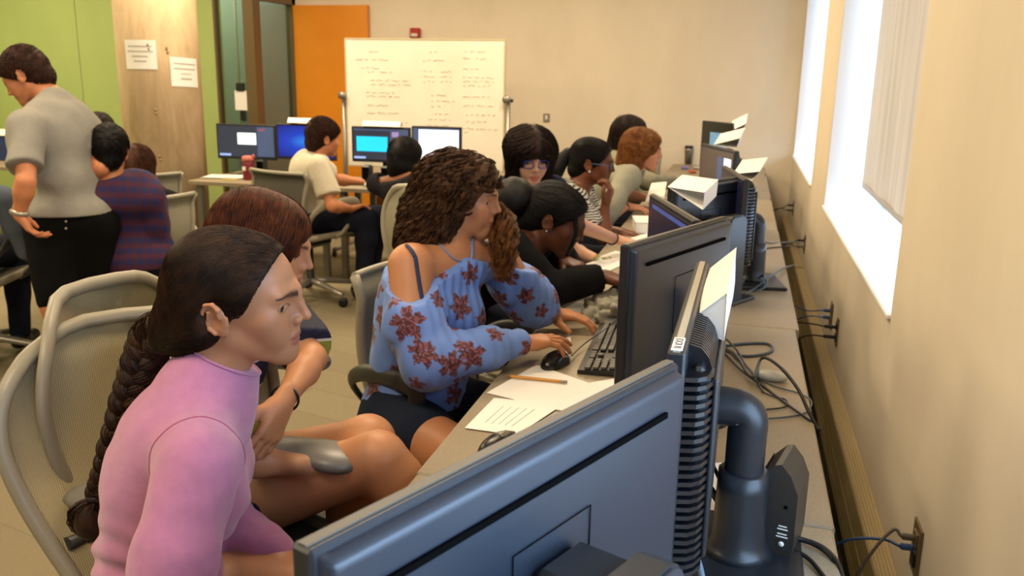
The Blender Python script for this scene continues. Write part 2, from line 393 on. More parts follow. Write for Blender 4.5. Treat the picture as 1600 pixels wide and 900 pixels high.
def monitor(label, A, B, zt, h, back='slot', stand='slab', zdesk=DZ, screen=None, group=None, side=1, lab=None, stoff=0, edge=None):
    """A->B plan points of the top edge seen with the BACK towards +y local; screen faces -y local"""
    A = np.array(A[:2], float); B = np.array(B[:2], float); W = np.linalg.norm(B - A); c = (A + B) / 2
    rz = math.atan2(*(B - A)[::-1]) + (PI if (side > 0) == (back == 'slot') else 0)
    t = thing('monitor', label, 'monitor', (c[0], c[1], zdesk), rz, group); z1 = zt - zdesk; z0 = z1 - h; zc = (z0 + z1) / 2
    th = .022
    MB().box((0, th * .5, zc), (W, th, h), bev=.003).build('bezel', M_MB, t)
    e = MB(); e.box((0, th * .5, z1 + .0006), (W - .004, th * .42, .0022)); e.build('top_strip', edge or M_MEDL, t)
    p = MB().box((0, -.0006, zc + .004), (W - .026, .002, h - .032)).build('screen', screen if screen and not isinstance(screen, list) else (M_SCROFF if not screen else screen[0]), t)
    if isinstance(screen, list):
        for (nm, mm, x0, x1, y0, y1) in screen[1:]:
            sw, sh = W - .026, h - .032
            MB().box((-sw / 2 + sw * (x0 + x1) / 2, -.0022, zc + .004 - sh / 2 + sh * (y0 + y1) / 2), (sw * (x1 - x0), .001, sh * (y1 - y0))).build(nm, mm, t)
    if back == 'slot':
        b_ = MB(); pr = []
        # smooth shell: gentle bulge towards its middle
        def f(u, v):
            x = (u - .5) * (W - .012); z = z0 + .006 + v * (h - .012)
            ex = min(1, min(u, 1 - u) / .012); ez = min(1, min(v, 1 - v) / .018)
            s_ = math.sin(ex * PI / 2) * math.sin(ez * PI / 2)
            return (x, th + .013 * s_ + .004 * math.sin(PI * u) * math.sin(PI * v), z)
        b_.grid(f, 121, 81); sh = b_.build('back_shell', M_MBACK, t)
        MB().box((0, th + .0155, z1 - .043), (W * .80, .0035, .0065)).build('vent_slot', M_SLOT, sh)
        q = MB(); a_ = .062; zz = z1 - .152
        for (x0_, x1_, y0_, y1_) in ((-a_, a_, a_ - .0008, a_), (-a_, a_, -a_, -a_ + .0008), (-a_, -a_ + .0008, -a_, a_), (a_ - .0008, a_, -a_, a_)):
            q.box(((x0_ + x1_) / 2, th + .0172, zz + (y0_ + y1_) / 2), (x1_ - x0_, .001, y1_ - y0_))
        q.build('mount_outline', M_SLOT, sh)
        yb = th + .017
    elif back == 'rib':
        hump = MB().box((0, th + .015, zc), (W - .07, .030, h - .06), bev=.012).build('back_shell', M_MB, t)
        nf = int((h - .05) / .0115)
        for sg in (1, -1):
          fins = MB()
          for i in range(nf):
            z = z0 + .03 + i * .0115; pr = [(-W / 2 + .012, th), (-W / 2 + .016, th + .016), (-W / 2 + .026, th + .026), (-W / 2 + .045, th + .034), (-W / 2 + .06, th + .034), (-W / 2 + .06, th)]
            fins.prism([(sg * a, b) for a, b in pr][::sg], z, z + .0058, 'z', smooth=False)
          fins.build('side_fins', M_RIB, t)
        fins = MB(); nf = int((W - .10) / .0105)
        for i in range(nf):
            x = -W / 2 + .05 + i * .0105
            fins.prism([(th, z1 - .006), (th + .016, z1 - .010), (th + .026, z1 - .022), (th + .034, z1 - .045), (th + .034, z1 - .06), (th, z1 - .06)], x, x + .0052, 'x')
        fins.build('top_fins', M_RIB, t)
        MB().box((0, th + .036, zc), (W - .09, .008, h - .09), bev=.003).build('rear_plate', M_MB, t)
        yb = th + .04
    else:
        MB().box((0, th + .012, zc), (W - .06, .03, h - .06), bev=.01).build('back_shell', M_MB, t); yb = th + .027
    if lab:
        MB().box((W / 2 - .028, th * .5, z1 + .0024), (.052, th * .62, .0012)).build('sticker', M_LABW, t)
    zs = (z1 - .17 if stand == 'arm' else z1 - .15) if h > .28 else zc
    if stand == 'slab':
        zz = zs + .05
        pr = [(-.052, .012), (-.052, zz - .02), (-.044, zz - .006), (-.030, zz), (.030, zz), (.044, zz - .006), (.052, zz - .02), (.052, .012)]
        s_ = MB().prism([(a, b) for a, b in pr], yb + .072, yb + .106, 'y').build('stand_column', M_MB, t)
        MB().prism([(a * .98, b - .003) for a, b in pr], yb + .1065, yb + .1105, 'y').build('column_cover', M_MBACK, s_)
        MB().box((0, yb + .036, zs), (.085, .076, .075), bev=.012).build('hinge', M_MB, t)
        MB().box((0, .06, .006), (.24, .21, .012), bev=.004).build('stand_base', M_MB, t)
    elif stand == 'arm':
        zz = zs
        j = MB(); yc = yb + .044; pts = spline([(stoff, yb - .01, zz), (stoff, yc - .030, zz), (stoff, yc - .010, zz - .004), (stoff, yc, zz - .018), (stoff, yc, zz - .05), (stoff, yc, .1)], 40)
        j.tube(pts, .030, 18).build('arm', M_MB, t)
        MB().box((stoff, yc - .02, zz + .0245), (.016, .022, .002), rz=0).build('arm_clip', M_MED, t)
        MB().lathe([(.031, .15), (.038, .148), (.039, .12), (.040, .06), (.042, .035), (.048, .02), (.056, .012), (0, .012)][::-1], (stoff, yc, 0), 24).build('column_sleeve', M_MB, t)
        MB().box((stoff, yc, .006), (.25, .20, .012), bev=.004).build('stand_base', M_MB, t)
    else:
        MB().lathe([(.0, .008), (.022, .01), (.018, .03), (.018, zs + .02), (0, zs + .025)], (0, yb + .03, 0), 14).build('stand_column', M_MB, t)
        MB().lathe([(0, 0), (.11, .0), (.105, .01), (0, .012)], (0, .05, 0), 24).build('stand_base', M_MB, t)
    return t
# the paper name cards folded over the monitor tops
k = NT('paper white'); k.b.inputs['Base Color'].default_value = lin('#e9e7e2'); k.b.inputs['Roughness'].default_value = .75; M_PAPER = k.m
M_FAINT = mat('faint pencil print', '#a9a6a0', .8)
def fold_card(label, L, R_, T, L2, marks=True, end=False):
    """triangular folded card: near triangle L R T, running to L2 at its far left corner"""
    L, R_, T, L2 = [np.array(q, float) for q in (L, R_, T, L2)]; d = L2 - L
    t = thing('name_card', label, 'paper card', tuple(L), 0, 'folded white name cards on the monitors')
    def sheet(a, b, name):
        a, b = a - L, b - L; nn = norm(np.cross(b - a, d)) * .0004
        # paper with a slight bow between its folds
        def f(u, v): p = a + (b - a) * u + d * v; return p + nn * 12 * math.sin(PI * u) * math.sin(PI * v)
        m = MB().grid(f, 7, 7); m.grid(lambda u, v: np.array(f(u, v)) - nn, 7, 7)
        return m.build(name, M_PAPER, t)
    p1 = sheet(L, T, 'upper_panel'); sheet(T, R_, 'side_panel'); sheet(R_, L, 'bottom_panel')
    if end:
        a, b, c_ = np.zeros(3), R_ - L, T - L; MB().grid(lambda u, v: (a * (1 - u) + b * u) * (1 - v) + c_ * v + d * .004, 8, 8).build('end_panel', M_PAPER, t)
    if marks:
        a, b = np.zeros(3), T - L; nn = norm(np.cross(b, d)); c = (a + b) / 2 + d * .5 - nn * .004
        if nn[2] < 0: c = (a + b) / 2 + d * .5 - nn * .001; nn = -nn
        m = MB()
        for q in (-.1, .0, .1): m.box((0, q * .09, .0052), (.05 - abs(q) * .2, .002, .0003))
        R = np.column_stack([norm(d), norm(np.cross(nn, norm(d))), nn])
        o = m.build('faint_print', M_FAINT, p1)
        mm = Matrix.Identity(4)
        for i in range(3):
            for j in range(3): mm[i][j] = R[i][j]
            mm[i][3] = c[i]
        o.matrix_local = mm
    return t

monitor('large foreground monitor seen from behind, blue window light on its back', (-.283, .497), (-.069, .985), 1.150, .335, 'slot', 'slab')
monitor('monitor seen edge-on with black ribbed back and a white sticker on its top edge', (-.066, 1.015), (-.060, 1.56), 1.150, .335, 'rib', 'arm', side=-1, lab=1, stoff=-.02, edge=M_MEDP)
monitor('dark monitor seen from behind in front of the floral blouse girl, above her keyboard', (-.215, 1.70), (-.034, 2.14), 1.145, .335, 'slot', 'pole')
monitor('small black monitor with its dark screen turned to the camera, under a tilted white card', (-.092, 2.03), (-.235, 2.46), 1.148, .29, 'rib', 'pole', side=-1, screen=[S_DIM, ('screen_window', S_BAR, .1, .92, .93, .97)])
monitor('pale blue lit monitor back beyond the tilted card, with a bright slab stand', (-.215, 2.83), (-.012, 3.19), 1.128, .30, 'slot', 'slab')
monitor('monitor with ribbed back seen edge-on beside the pale blue one, card lying on top', (.018, 3.05), (-.062, 3.50), 1.135, .33, 'rib', 'arm', side=-1, screen=S_DIM)
monitor('brown-screened monitor in the middle distance turned towards the camera', (-.02, 4.02), (-.185, 4.42), 1.150, .31, 'rib', 'pole', side=-1, screen=[scr('screen brown glow', '#4a3e34', .7), ('screen_window', S_PANEL, .55, .75, .3, .9), ('screen_window', S_WHITE, .75, .95, .5, .9)])
monitor('farthest monitor of the wall row, black frame with a small blue window lit', (-.06, 5.65), (-.25, 5.9), 1.19, .30, 'rib', 'arm', side=-1, screen=[M_SCROFF, ('screen_window', scr('screen soft blue glow', '#5b7f9c', .8), .3, .95, .1, .8)])
# ---- chairs
def meshmat(name, col, pitch=.0042, hole=.25, dark=1.0):
    k = NT(name); v = k.tc('UV', (1 / pitch, 1 / pitch, 1)); s_ = k.sep(v)
    fy = k.math('SINE', k.math('MULTIPLY', s_[1], 2 * PI)); fx = k.math('SINE', k.math('MULTIPLY', k.math('ADD', s_[0], k.math('MULTIPLY', fy, .18)), 2 * PI))
    pr_ = k.math('MULTIPLY', fx, fy); h = k.math('GREATER_THAN', pr_, hole); k.l(k.mixc(k.math('GREATER_THAN', pr_, hole - .42), lin(col), lin('#4f4836')), k.b.inputs['Base Color']); k.b.inputs['Roughness'].default_value = .6
    tr = k.n('ShaderNodeBsdfTransparent'); mx = k.n('ShaderNodeMixShader'); k.l(h, mx.inputs[0]); k.l(k.b.outputs[0], mx.inputs[1]); k.l(tr.outputs[0], mx.inputs[2]); k.l(mx.outputs[0], k.out.inputs[0])
    return k.m
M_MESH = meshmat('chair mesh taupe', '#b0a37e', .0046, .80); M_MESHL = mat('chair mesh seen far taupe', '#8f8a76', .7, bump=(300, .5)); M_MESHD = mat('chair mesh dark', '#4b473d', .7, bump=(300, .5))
M_CF = mat('chair frame taupe', '#8b8370', .42); M_CFD = mat('chair frame graphite', '#35332f', .42); M_CFL = mat('chair frame pale', '#9b9684', .4); M_ALU = mat('cast aluminium', '#a8a298', .35, .6); M_PAD = mat('armrest pad grey', '#74716a', .36, spec=.6)
def add_uv(o, fu, nu, nv):
    me = o.data; uv = me.uv_layers.new(name='UVMap'); li = np.zeros(len(me.loops), int); me.loops.foreach_get('vertex_index', li)
    uv.data.foreach_set('uv', np.asarray(fu, float)[li].ravel())
def chair_base(t, frame, ang=.3):
    MB().lathe([(.0, .10), (.035, .10), (.032, .14), (.026, .15), (.024, .36), (0, .37)], seg=16).build('gas_column', M_CFD, t)
    for i in range(5):
        a = ang + i * 2 * PI / 5; ca, sa = math.cos(a), math.sin(a)
        sp = MB().tube([(ca * r, sa * r, z) for r, z in ((.02, .125), (.12, .115), (.22, .095), (.31, .078))], [.03, .025, .021, .017], 10, flat=.8).build('base_spoke', frame, t)
        w_ = MB(); R = rotz(a + .7)
        for s in (-1, 1): w_.lathe([(0, s * .004), (.028, s * .004), (.029, s * .016), (.02, s * .02), (0, s * .021)][::s], np.array([ca * .31, sa * .31, .03]), 14, R=R @ rotx(PI / 2))
        w_.build('caster', M_BLACK, sp)
def back_surface(outline, depth, tilt, y0, z0):
    """outline(t)->half width; returns f(u in -1..1, t in 0..1)"""
    H = .56
    def f(u, t):
        hw = outline(t); x = u * hw; z = z0 + H * t * math.cos(tilt)
        y = y0 - H * t * math.sin(tilt) + .045 * math.sin(PI * min(1, t * 1.15)) * -1 + depth * (u * u) * (hw / .26)
        return (x, y, z)
    return f
def aeron(label, loc, rz, big=True, arms=True, group=None, ang=.3, tilt=.22, arm_h=.67, pad_path=None, near=True, pale=False, seat=True, W=1.0, turn=0, zoff=0):
    t = thing('mesh_chair', label, 'chair', loc, rz, group); fr = M_CF if not pale else M_CFL
    def ol(tt):                                    # rounded top, widest at two thirds, waisted below
        base = .205 + .075 * math.sin(PI / 2 * min(1, tt / .72)) ** 1.3
        if tt > .55: base *= max(0.0, 1 - ((tt - .55) / .45) ** 3.2) ** .42
        if tt < .12: base *= .62 + .38 * math.sqrt(max(0, tt / .12))
        return max(base, .004) * W
    f = back_surface(ol, .075, tilt, -.23, .47 + zoff)
    nu, nv = 31, 41; V = [f(-1 + 2 * i / (nu - 1), j / (nv - 1)) for i in range(nu) for j in range(nv)]
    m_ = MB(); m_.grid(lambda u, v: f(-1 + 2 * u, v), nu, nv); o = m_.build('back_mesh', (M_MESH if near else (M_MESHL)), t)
    add_uv(o, [(p[0], p[2]) for p in V], nu, nv)
    ts = np.linspace(0.0, .995, 40); loop = [f(-1, a) for a in ts] + [f(1, a) for a in ts[::-1]]
    loop = spline(loop[::2], 110, True)
    MB().tube(loop, .0118, 10, closed=True, flat=1.35).build('back_frame', fr, t)
    MB().tube([f(-.9, .25), np.array(f(-.5, .2)) - [0, .03, 0], np.array(f(0, .18)) - [0, .04, 0], np.array(f(.5, .2)) - [0, .03, 0], f(.9, .25)], .014, 8).build('lumbar_bar', M_CFD, t)
    MB().tube(spline([(0, -.30, .60), (0, -.33, .5), (0, -.25, .40), (0, -.08, .37)], 14), .026, 10).build('back_spine', M_CFD, t)
    if seat:
        def sf(u, v):
            x = (u - .5) * 2; y = (v - .5) * .48; return (x * (.245 + .02 * math.sin(PI * v)), y + .02, .455 + .022 * x * x - .035 * max(0, (v - .75) * 4) ** 2 * .6 + .02 * (1 - v))
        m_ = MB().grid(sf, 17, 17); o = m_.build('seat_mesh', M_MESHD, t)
        lp = [sf(0, v) for v in np.linspace(0, 1, 9)] + [sf(u, 1) for u in np.linspace(.15, .85, 6)] + [sf(1, v) for v in np.linspace(1, 0, 9)] + [sf(u, 0) for u in np.linspace(.85, .15, 6)]
        MB().tube(spline(lp, 70, True), .016, 8, closed=True).build('seat_frame', fr, t)
        MB().box((0, 0, .395), (.22, .26, .06), bev=.02).build('tilt_mechanism', M_CFD, t)
    if arms:
        for s in ((-1, 1) if arms is True else arms):
            a_ = MB().tube(spline([(s * .25, -.24, .46), (s * .285, -.22, .55), (s * .29, -.14, arm_h - .03)], 14), [.02] * 14, 10).build('arm_post', fr, t)
            pd = MB(); pts = spline([(s * .285 , -.22, arm_h - .002), (s * (.29 - turn * .3), -.10, arm_h), (s * (.29 - turn * .8), .02, arm_h), (s * (.278 - turn), .09, arm_h - .004)], 18)
            if pad_path and s < 0: pts = spline([(np.array(q_) - loc) @ rotz(rz) for q_ in pad_path], 18)
            rr = [.022 + .019 * math.sin(PI * min(1, .12 + i / 17 * .88)) for i in range(18)]
            rr = [q_ * (1.22 if pad_path else 1) for q_ in [.024, .036, .042] + [.044] * 8 + [.045, .046, .047, .046, .042, .034, .020]]
            pd.tube(pts, rr, 16, flat=.42); p_ = pts[-1]; pd.build('arm_pad', M_PAD, t)
    chair_base(t, M_ALU if pale else M_CFD, ang)
    return t
def task_chair(label, loc, rz, group=None, ang=.3, fabric=None, frame=None, loop_arm=True, tilt=.2, top=.97, width=.235, reach=.14, armz=0):
    """straight-topped mesh back with loop arms"""
    t = thing('task_chair', label, 'chair', loc, rz, group); fr = frame or M_CF; fb = fabric or M_MESHL
    ol = lambda tt: width * (.84 + .16 * tt) if tt < .985 else width * .985
    H = .56; sc_ = (top - .46) / .56
    g = back_surface(ol, .05, tilt, -.22, .46)
    f = lambda u, tt: (g(u, tt)[0], g(u, tt)[1] - (.025 * max(0, tt - .9) * 10 * .6), .46 + (g(u, tt)[2] - .46) * sc_)
    m_ = MB(); m_.grid(lambda u, v: f(-1 + 2 * u, v), 21, 25).build('back_panel', fb, t)
    for s in (-1, 1):
        MB().tube([f(s, a) for a in np.linspace(0, 1, 16)], .0125, 8, flat=1.2).build('back_rail', fr, t)
    MB().tube(spline([f(u, 1) for u in np.linspace(-1, 1, 11)], 30), .011, 8).build('top_rail', M_CFL, t)
    MB().tube([f(-1, .05), f(0, .02), f(1, .05)], .013, 8).build('bottom_rail', fr, t)
    MB().tube(spline([(0, -.25, .50), (0, -.24, .43), (0, -.12, .385), (0, 0, .38)], 14), .024, 10).build('back_spine', M_CFD, t)
    def sf(u, v):
        x = (u - .5) * 2; y = (v - .5) * .46; return (x * .24, y + .03, .452 + .018 * x * x - .03 * max(0, (v - .75) * 4) ** 2)
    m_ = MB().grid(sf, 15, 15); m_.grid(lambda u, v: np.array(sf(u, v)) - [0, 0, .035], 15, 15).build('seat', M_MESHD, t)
    lp = [sf(0, v) for v in np.linspace(0, 1, 8)] + [sf(u, 1) for u in np.linspace(.15, .85, 5)] + [sf(1, v) for v in np.linspace(1, 0, 8)] + [sf(u, 0) for u in np.linspace(.85, .15, 5)]
    MB().tube(np.array(spline(lp, 60, True)) - [0, 0, .012], .020, 8, closed=True).build('seat_frame', fr, t)
    MB().box((0, 0, .385), (.2, .24, .05), bev=.02).build('tilt_mechanism', M_CFD, t)
    for s in (-1, 1):
        pts = spline([f(s, .12), (s * .27, -.24, .60 + armz), (s * .295, -.17, .655 + armz), (s * .30, -.05, .668 + armz), (s * .295, reach - .05, .665 + armz), (s * .293, reach, .64 + armz), (s * .287, reach - .03, .56), (s * .275, .02, .47), (s * .24, -.02, .44)], 46)
        rr = np.interp(np.linspace(0, 1, 46), [0, .15, .3, .5, .62, .75, 1], [.014, .018, .026, .030, .026, .020, .016])
        MB().tube(pts, rr, 12, flat=.55).build('loop_arm', M_CFD if frame is None else frame, t)
    chair_base(t, M_ALU, ang)
    return t
def face_rz(dx, dy): return math.atan2(dy, dx) - PI / 2      # chair's +y to world direction
aeron('large tan mesh chair in the left foreground, holding the young woman in the pink sweater', (-.841, 1.317, 0), -.485 - PI / 2, arm_h=.70, ang=.2, tilt=.46, W=1.034, turn=-.02, arms=(-1,), zoff=-.01, pad_path=[(-.97, 1.485, .700), (-.88, 1.505, .706), (-.78, 1.515, .706), (-.695, 1.505, .698)])
aeron('tan mesh chair back whose rim arches up behind the pink sweater chair', (-1.03, 1.618, 0), .137 - PI / 2, arm_h=.66, ang=.5, tilt=.224, W=1.01, zoff=-.008, pad_path=[(-1.24, 1.90, .745), (-1.14, 1.92, .75), (-1.04, 1.93, .75), (-.97, 1.92, .745)])
task_chair('grey straight-topped chair with dark loop arms under the girl in the floral blouse', (-.655, 2.255, 0), -.42 - PI / 2, ang=.1, top=.93, tilt=.13, armz=.03, reach=.03)
aeron('empty pale mesh chair between the floral blouse girl and the back desk', (-1.12, 3.66, 0), face_rz(.35, 1), near=False, pale=True, arms=False)
task_chair('grey chair with open loop arms and silver five-star base under the boy in white', (-2.66, 5.10, 0), face_rz(.30, .95), ang=-1.35, fabric=M_MESHD, frame=M_CF, tilt=.10, top=.86)
task_chair('grey chair with curved arm under the person in the plaid shirt', (-3.02, 3.78, 0), face_rz(-.95, .35), fabric=M_MESHL, frame=M_CFL, top=.86)
task_chair('grey chair back farther behind the plaid shirt chair, in front of the column', (-3.62, 4.62, 0), face_rz(-.8, .6), fabric=M_MESHL, frame=M_CFL, top=.86)
task_chair('dark grey chair at the left picture edge behind the standing person', (-3.66, 3.46, 0), face_rz(-.3, .95), ang=.0, fabric=M_MESHD)
# ============================================================ BACK OF THE ROOM
# round board-marked concrete column
k = NT('board marked concrete'); v = k.tc(scale=(1, 1, .35)); n = k.noise(v, 7, 6, .65, .8); n2 = k.noise(k.tc(scale=(9, 9, .5)), 3, 4, .6); n3 = k.noise(k.tc(), 120, 3)
c = k.ramp(n, [(.28, lin('#9c845f')), (.5, lin('#b69d78')), (.75, lin('#cdb794'))]); c = k.mixc(k.math('MULTIPLY', n2, .6), c, lin('#c6b090'))
k.l(c, k.b.inputs['Base Color']); k.b.inputs['Roughness'].default_value = .8; k.bump(n2, .5, .01); M_CONC = k.m
CX, CY, CRAD = -4.31, 5.98, .295
cm = MB()
prof = [(CRAD, 0), (CRAD, CEIL)]
cm.lathe(prof, (CX, CY, 0), 64); co = struct('column', cm, M_CONC); co['label'] = 'round board-marked concrete column'
holes = MB()
for (a, z) in ((-1.18, 1.62), (-1.12, 1.16), (-1.10, .82), (-.75, 1.60)):
    for q in range(2): holes.ball((CX + (CRAD - .002) * math.cos(a + .02 * q), CY + (CRAD - .002) * math.sin(a + .02 * q), z - .028 * q), (.010, .010, .014 - .002 * q), 8)
ho = holes.build('surface_chips', mat('concrete chip', '#8f7652', .9), co)
def column_notice(label, ang, z, w_, h_, lines, tiltz=0):
    t = thing('paper_notice', label, 'notice', (CX, CY, z), 0, 'paper notices on the column'); r = CRAD + .004
    def f(u, v):
        dz = (v - .5) * h_ - tiltz * (u - .5) * w_; a = ang + (u - .5) * w_ / r
        return (r * math.cos(a), r * math.sin(a), dz)
    MB().grid(f, 12, 3).build('sheet', M_PAPER, t)
    r2 = r + .0015; m = MB()
    # small lines of print, letter by letter as short bars
    for i, (frac, sz) in enumerate(lines):
        rr = random.Random(i * 5 + int(w_ * 1000)); x = -frac / 2
        while x < frac / 2:
            wd = rr.uniform(.02, .06)
            a0, a1 = ang + x * w_ / r, ang + min(x + wd, frac / 2) * w_ / r; zz = h_ * (.28 - .17 * i) - tiltz * x * w_
            p = [(r2 * math.cos(a0), r2 * math.sin(a0), zz - sz), (r2 * math.cos(a1), r2 * math.sin(a1), zz - sz), (r2 * math.cos(a1), r2 * math.sin(a1), zz + sz), (r2 * math.cos(a0), r2 * math.sin(a0), zz + sz)]
            m.add(p, [(0, 1, 2, 3)]); x += wd + .012
    m.build('print', mat('grey print', '#8f877c', .8), t)
aa = math.atan2(-CY, -CX)
column_notice('left and higher of the two white paper notices taped to the concrete column', aa - .44, 1.553, .238, .205, [(.75, .004), (.8, .004), (.5, .004), (.4, .004)])
column_notice('right and lower white paper notice taped to the concrete column', aa + .66, 1.432, .245, .21, [(.8, .004), (.8, .004), (.4, .003), (.4, .005)], .05)
# orange door leaf lying open against the back wall
d0, d1 = on_y(462, 100, BACKY)[0], on_y(579, 100, BACKY)[0]; dz = 2.045
t = boxlim(MB(), d0 + .02, d1, BACKY - .05, BACKY - .008, .01, dz); do = struct('door_1', t, mat('orange door laminate', '#e08c1c', .42, noise=(3, .04)))
MB().tube([(d1 - .08, BACKY - .05, 1.0), (d1 - .08, BACKY - .095, 1.0), (d1 - .2, BACKY - .095, 1.0)], .009, 8).build('door_handle', M_ALU, do)
# glazed partition: sidelight facing the room, post, glazed return running to the back wall
M_BRONZE = mat('bronze frame', '#6d5c40', .4, .35)
kg = NT('dark glass'); kg.t.nodes.remove(kg.b); tr = kg.n('ShaderNodeBsdfTransparent'); tr.inputs[0].default_value = (.78, .82, .80, 1); gl = kg.n('ShaderNodeBsdfGlossy', Roughness=.05); mx = kg.n('ShaderNodeMixShader'); mx.inputs[0].default_value = .10
kg.l(tr.outputs[0], mx.inputs[1]); kg.l(gl.outputs[0], mx.inputs[2]); kg.l(mx.outputs[0], kg.out.inputs[0]); M_DGLASS = kg.m
f = MB(); boxlim(f, gx, gx + .02, GLY - .01, GLY + .06, 0, CEIL)
px_ = CORNX - .04
boxlim(f, px_ - .05, px_ + .05, GLY - .03, GLY + .09, 0, CEIL); boxlim(f, gx, px_, GLY - .01, GLY + .06, 0, .12)
boxlim(f, gx, px_, GLY, GLY + .05, 2.06, 2.12)
boxlim(f, px_ - .02, px_ + .05, GLY + .05, BACKY, 2.045, 2.12); boxlim(f, px_ - .02, px_ + .05, BACKY - .06, BACKY, 0, 2.12); boxlim(f, px_ - .01, px_ + .04, GLY, BACKY, 0, .1)
fo = struct('window_4', f, M_BRONZE); fo['label'] = 'bronze framed glass partition'
boxlim(MB(), gx + .02, px_ - .05, GLY + .02, GLY + .028, .12, CEIL).build('pane', M_DGLASS, fo)
boxlim(MB(), px_ + .005, px_ + .013, GLY + .09, BACKY - .06, .1, 2.045).build('pane', M_DGLASS, fo)
boxlim(MB(), px_ - .02, px_ + .05, GLY + .05, BACKY, 2.12, CEIL).build('header_panel', M_CREAM, fo)
MB().tube([(CORNX - .5, BACKY - .2, .1), (CORNX - .5, BACKY - .2, 2.8)], .012, 8).build('corridor_post', M_CFL, fo)
# card reader with white sheet on the glass
c0 = on_y(376, 157, GLY - .03); t = thing('card_reader', 'black card reader with a blank white sheet hanging below it on the glass partition', 'card reader', tuple(c0))
MB().box((.0, .006, .115), (.075, .03, .07), bev=.006).build('reader_box', M_BLACK, t)
MB().box((0, .008, 0), (.122, .004, .168), bev=.001).build('white_sheet', M_PAPER, t)
MB().box((.01, .012, -.13), (.05, .02, .09), bev=.006).build('lower_box', M_BLACK, t)
# whiteboard on its stand
WBY = 6.62
A = on_y(540, 63, WBY); B = on_y(788, 62, WBY); zt = (A[2] + B[2]) / 2; xa, xb = A[0], B[0]; zb = zt - .98
t = thing('whiteboard', 'large rolling whiteboard covered in faint handwriting, on a grey stand before the cream wall', 'whiteboard', ((xa + xb) / 2, WBY, 0)); w_ = xb - xa
kb = NT('whiteboard enamel'); kb.b.inputs['Base Color'].default_value = lin('#ece7d8'); kb.b.inputs['Roughness'].default_value = .25; n = kb.noise(kb.tc(), 3, 4)
kb.l(kb.ramp(n, [(.3, lin('#e6e0cf')), (.7, lin('#efeadc'))]), kb.b.inputs['Base Color']); M_WB = kb.m
MB().box((0, .01, (zt + zb) / 2), (w_, .02, zt - zb)).build('board', M_WB, t)
fr = MB()
for (x0, x1, z0, z1) in ((-w_ / 2 - .008, w_ / 2 + .008, zt, zt + .012), (-w_ / 2 - .008, w_ / 2 + .008, zb - .012, zb), (-w_ / 2 - .01, -w_ / 2, zb, zt), (w_ / 2, w_ / 2 + .01, zb, zt)): boxlim(fr, x0, x1, -.004, .026, z0, z1)
fr.build('board_frame', mat('board frame pale', '#cbbf9f', .4, .2), t)
M_STAND = mat('stand grey tube', '#8f8b82', .35, .5)
for s in (-1, 1):
    p = MB().tube([(s * (w_ / 2 + .035), .01, .06), (s * (w_ / 2 + .035), .01, zt - .42)], .018, 10).build('upright', M_STAND, t)
    MB().lathe([(0, 0), (.03, 0), (.03, .02), (0, .022)], (s * (w_ / 2 + .03), -.02, zt - .43), 16, R=rotx(PI / 2)).build('pivot_knob', M_STAND, p)
    MB().ball((s * (w_ / 2 + .065), 0, zt - .44), .014, 10).build('clamp', M_BLACK, p)
    ft = MB().tube([(s * (w_ / 2 + .035), -.25, .06), (s * (w_ / 2 + .035), .25, .06)], .018, 10).build('foot', M_STAND, t)
    for q in (-.24, .24): MB().lathe([(0, -.01), (.028, -.01), (.028, .01), (0, .01)], (s * (w_ / 2 + .035), q, .03), 14, R=roty(PI / 2)).build('caster', M_BLACK, ft)
MB().tube([(-w_ / 2 - .035, .01, .3), (w_ / 2 + .035, .01, .3)], .012, 8).build('cross_bar', M_STAND, t)
# handwriting: small jagged pen strokes in rows (illegible in the photograph)
rr = random.Random(4); rows = [(.06, .16, .10, 1), (.14, .10, .16, 0), (.17, .20, .09, .0), (.07, .52, .03, 0)]
wr = MB()
def scrib(x0, x1, z):
    x = x0; pts = []
    while x < x1:
        if rr.random() < .16 and len(pts) > 3:
            wr.tube(pts, .0016, 4, cap=False); pts = []; x += rr.uniform(.010, .02)
        pts.append((x, -.0015, z + rr.uniform(-.008, .008))); x += rr.uniform(.004, .007)
    if len(pts) > 2: wr.tube(pts, .0016, 4, cap=False)
lay = [(.15, .22, .12), (.06, .16, .20), (.17, .29, .20), (.10, .22, .285), (.14, .19, .325), (.22, .30, .325), (.16, .43, .41), (.16, .42, .45), (.13, .33, .53), (.13, .35, .57), (.13, .28, .66), (.13, .34, .74), (.14, .40, .83), (.14, .33, .92),
       (.54, .59, .12), (.50, .63, .20), (.50, .57, .31), (.61, .68, .31), (.50, .57, .36), (.61, .68, .36), (.50, .57, .41), (.61, .68, .41), (.55, .65, .54), (.55, .70, .60), (.55, .64, .655), (.57, .66, .73), (.53, .67, .79), (.52, .67, .85), (.54, .64, .885),
       (.76, .90, .11), (.75, .80, .175), (.83, .89, .175), (.75, .86, .28), (.75, .94, .36), (.75, .94, .40), (.75, .92, .44), (.75, .92, .55), (.75, .94, .64), (.77, .95, .73), (.77, .92, .80), (.74, .97, .87), (.76, .80, .91)]
for (a, b, c) in lay: scrib(-w_ / 2 + a * w_, -w_ / 2 + b * w_, zt - c * .76)
wr.build('handwriting', mat('faded marker', '#b3aea0', .8), t)
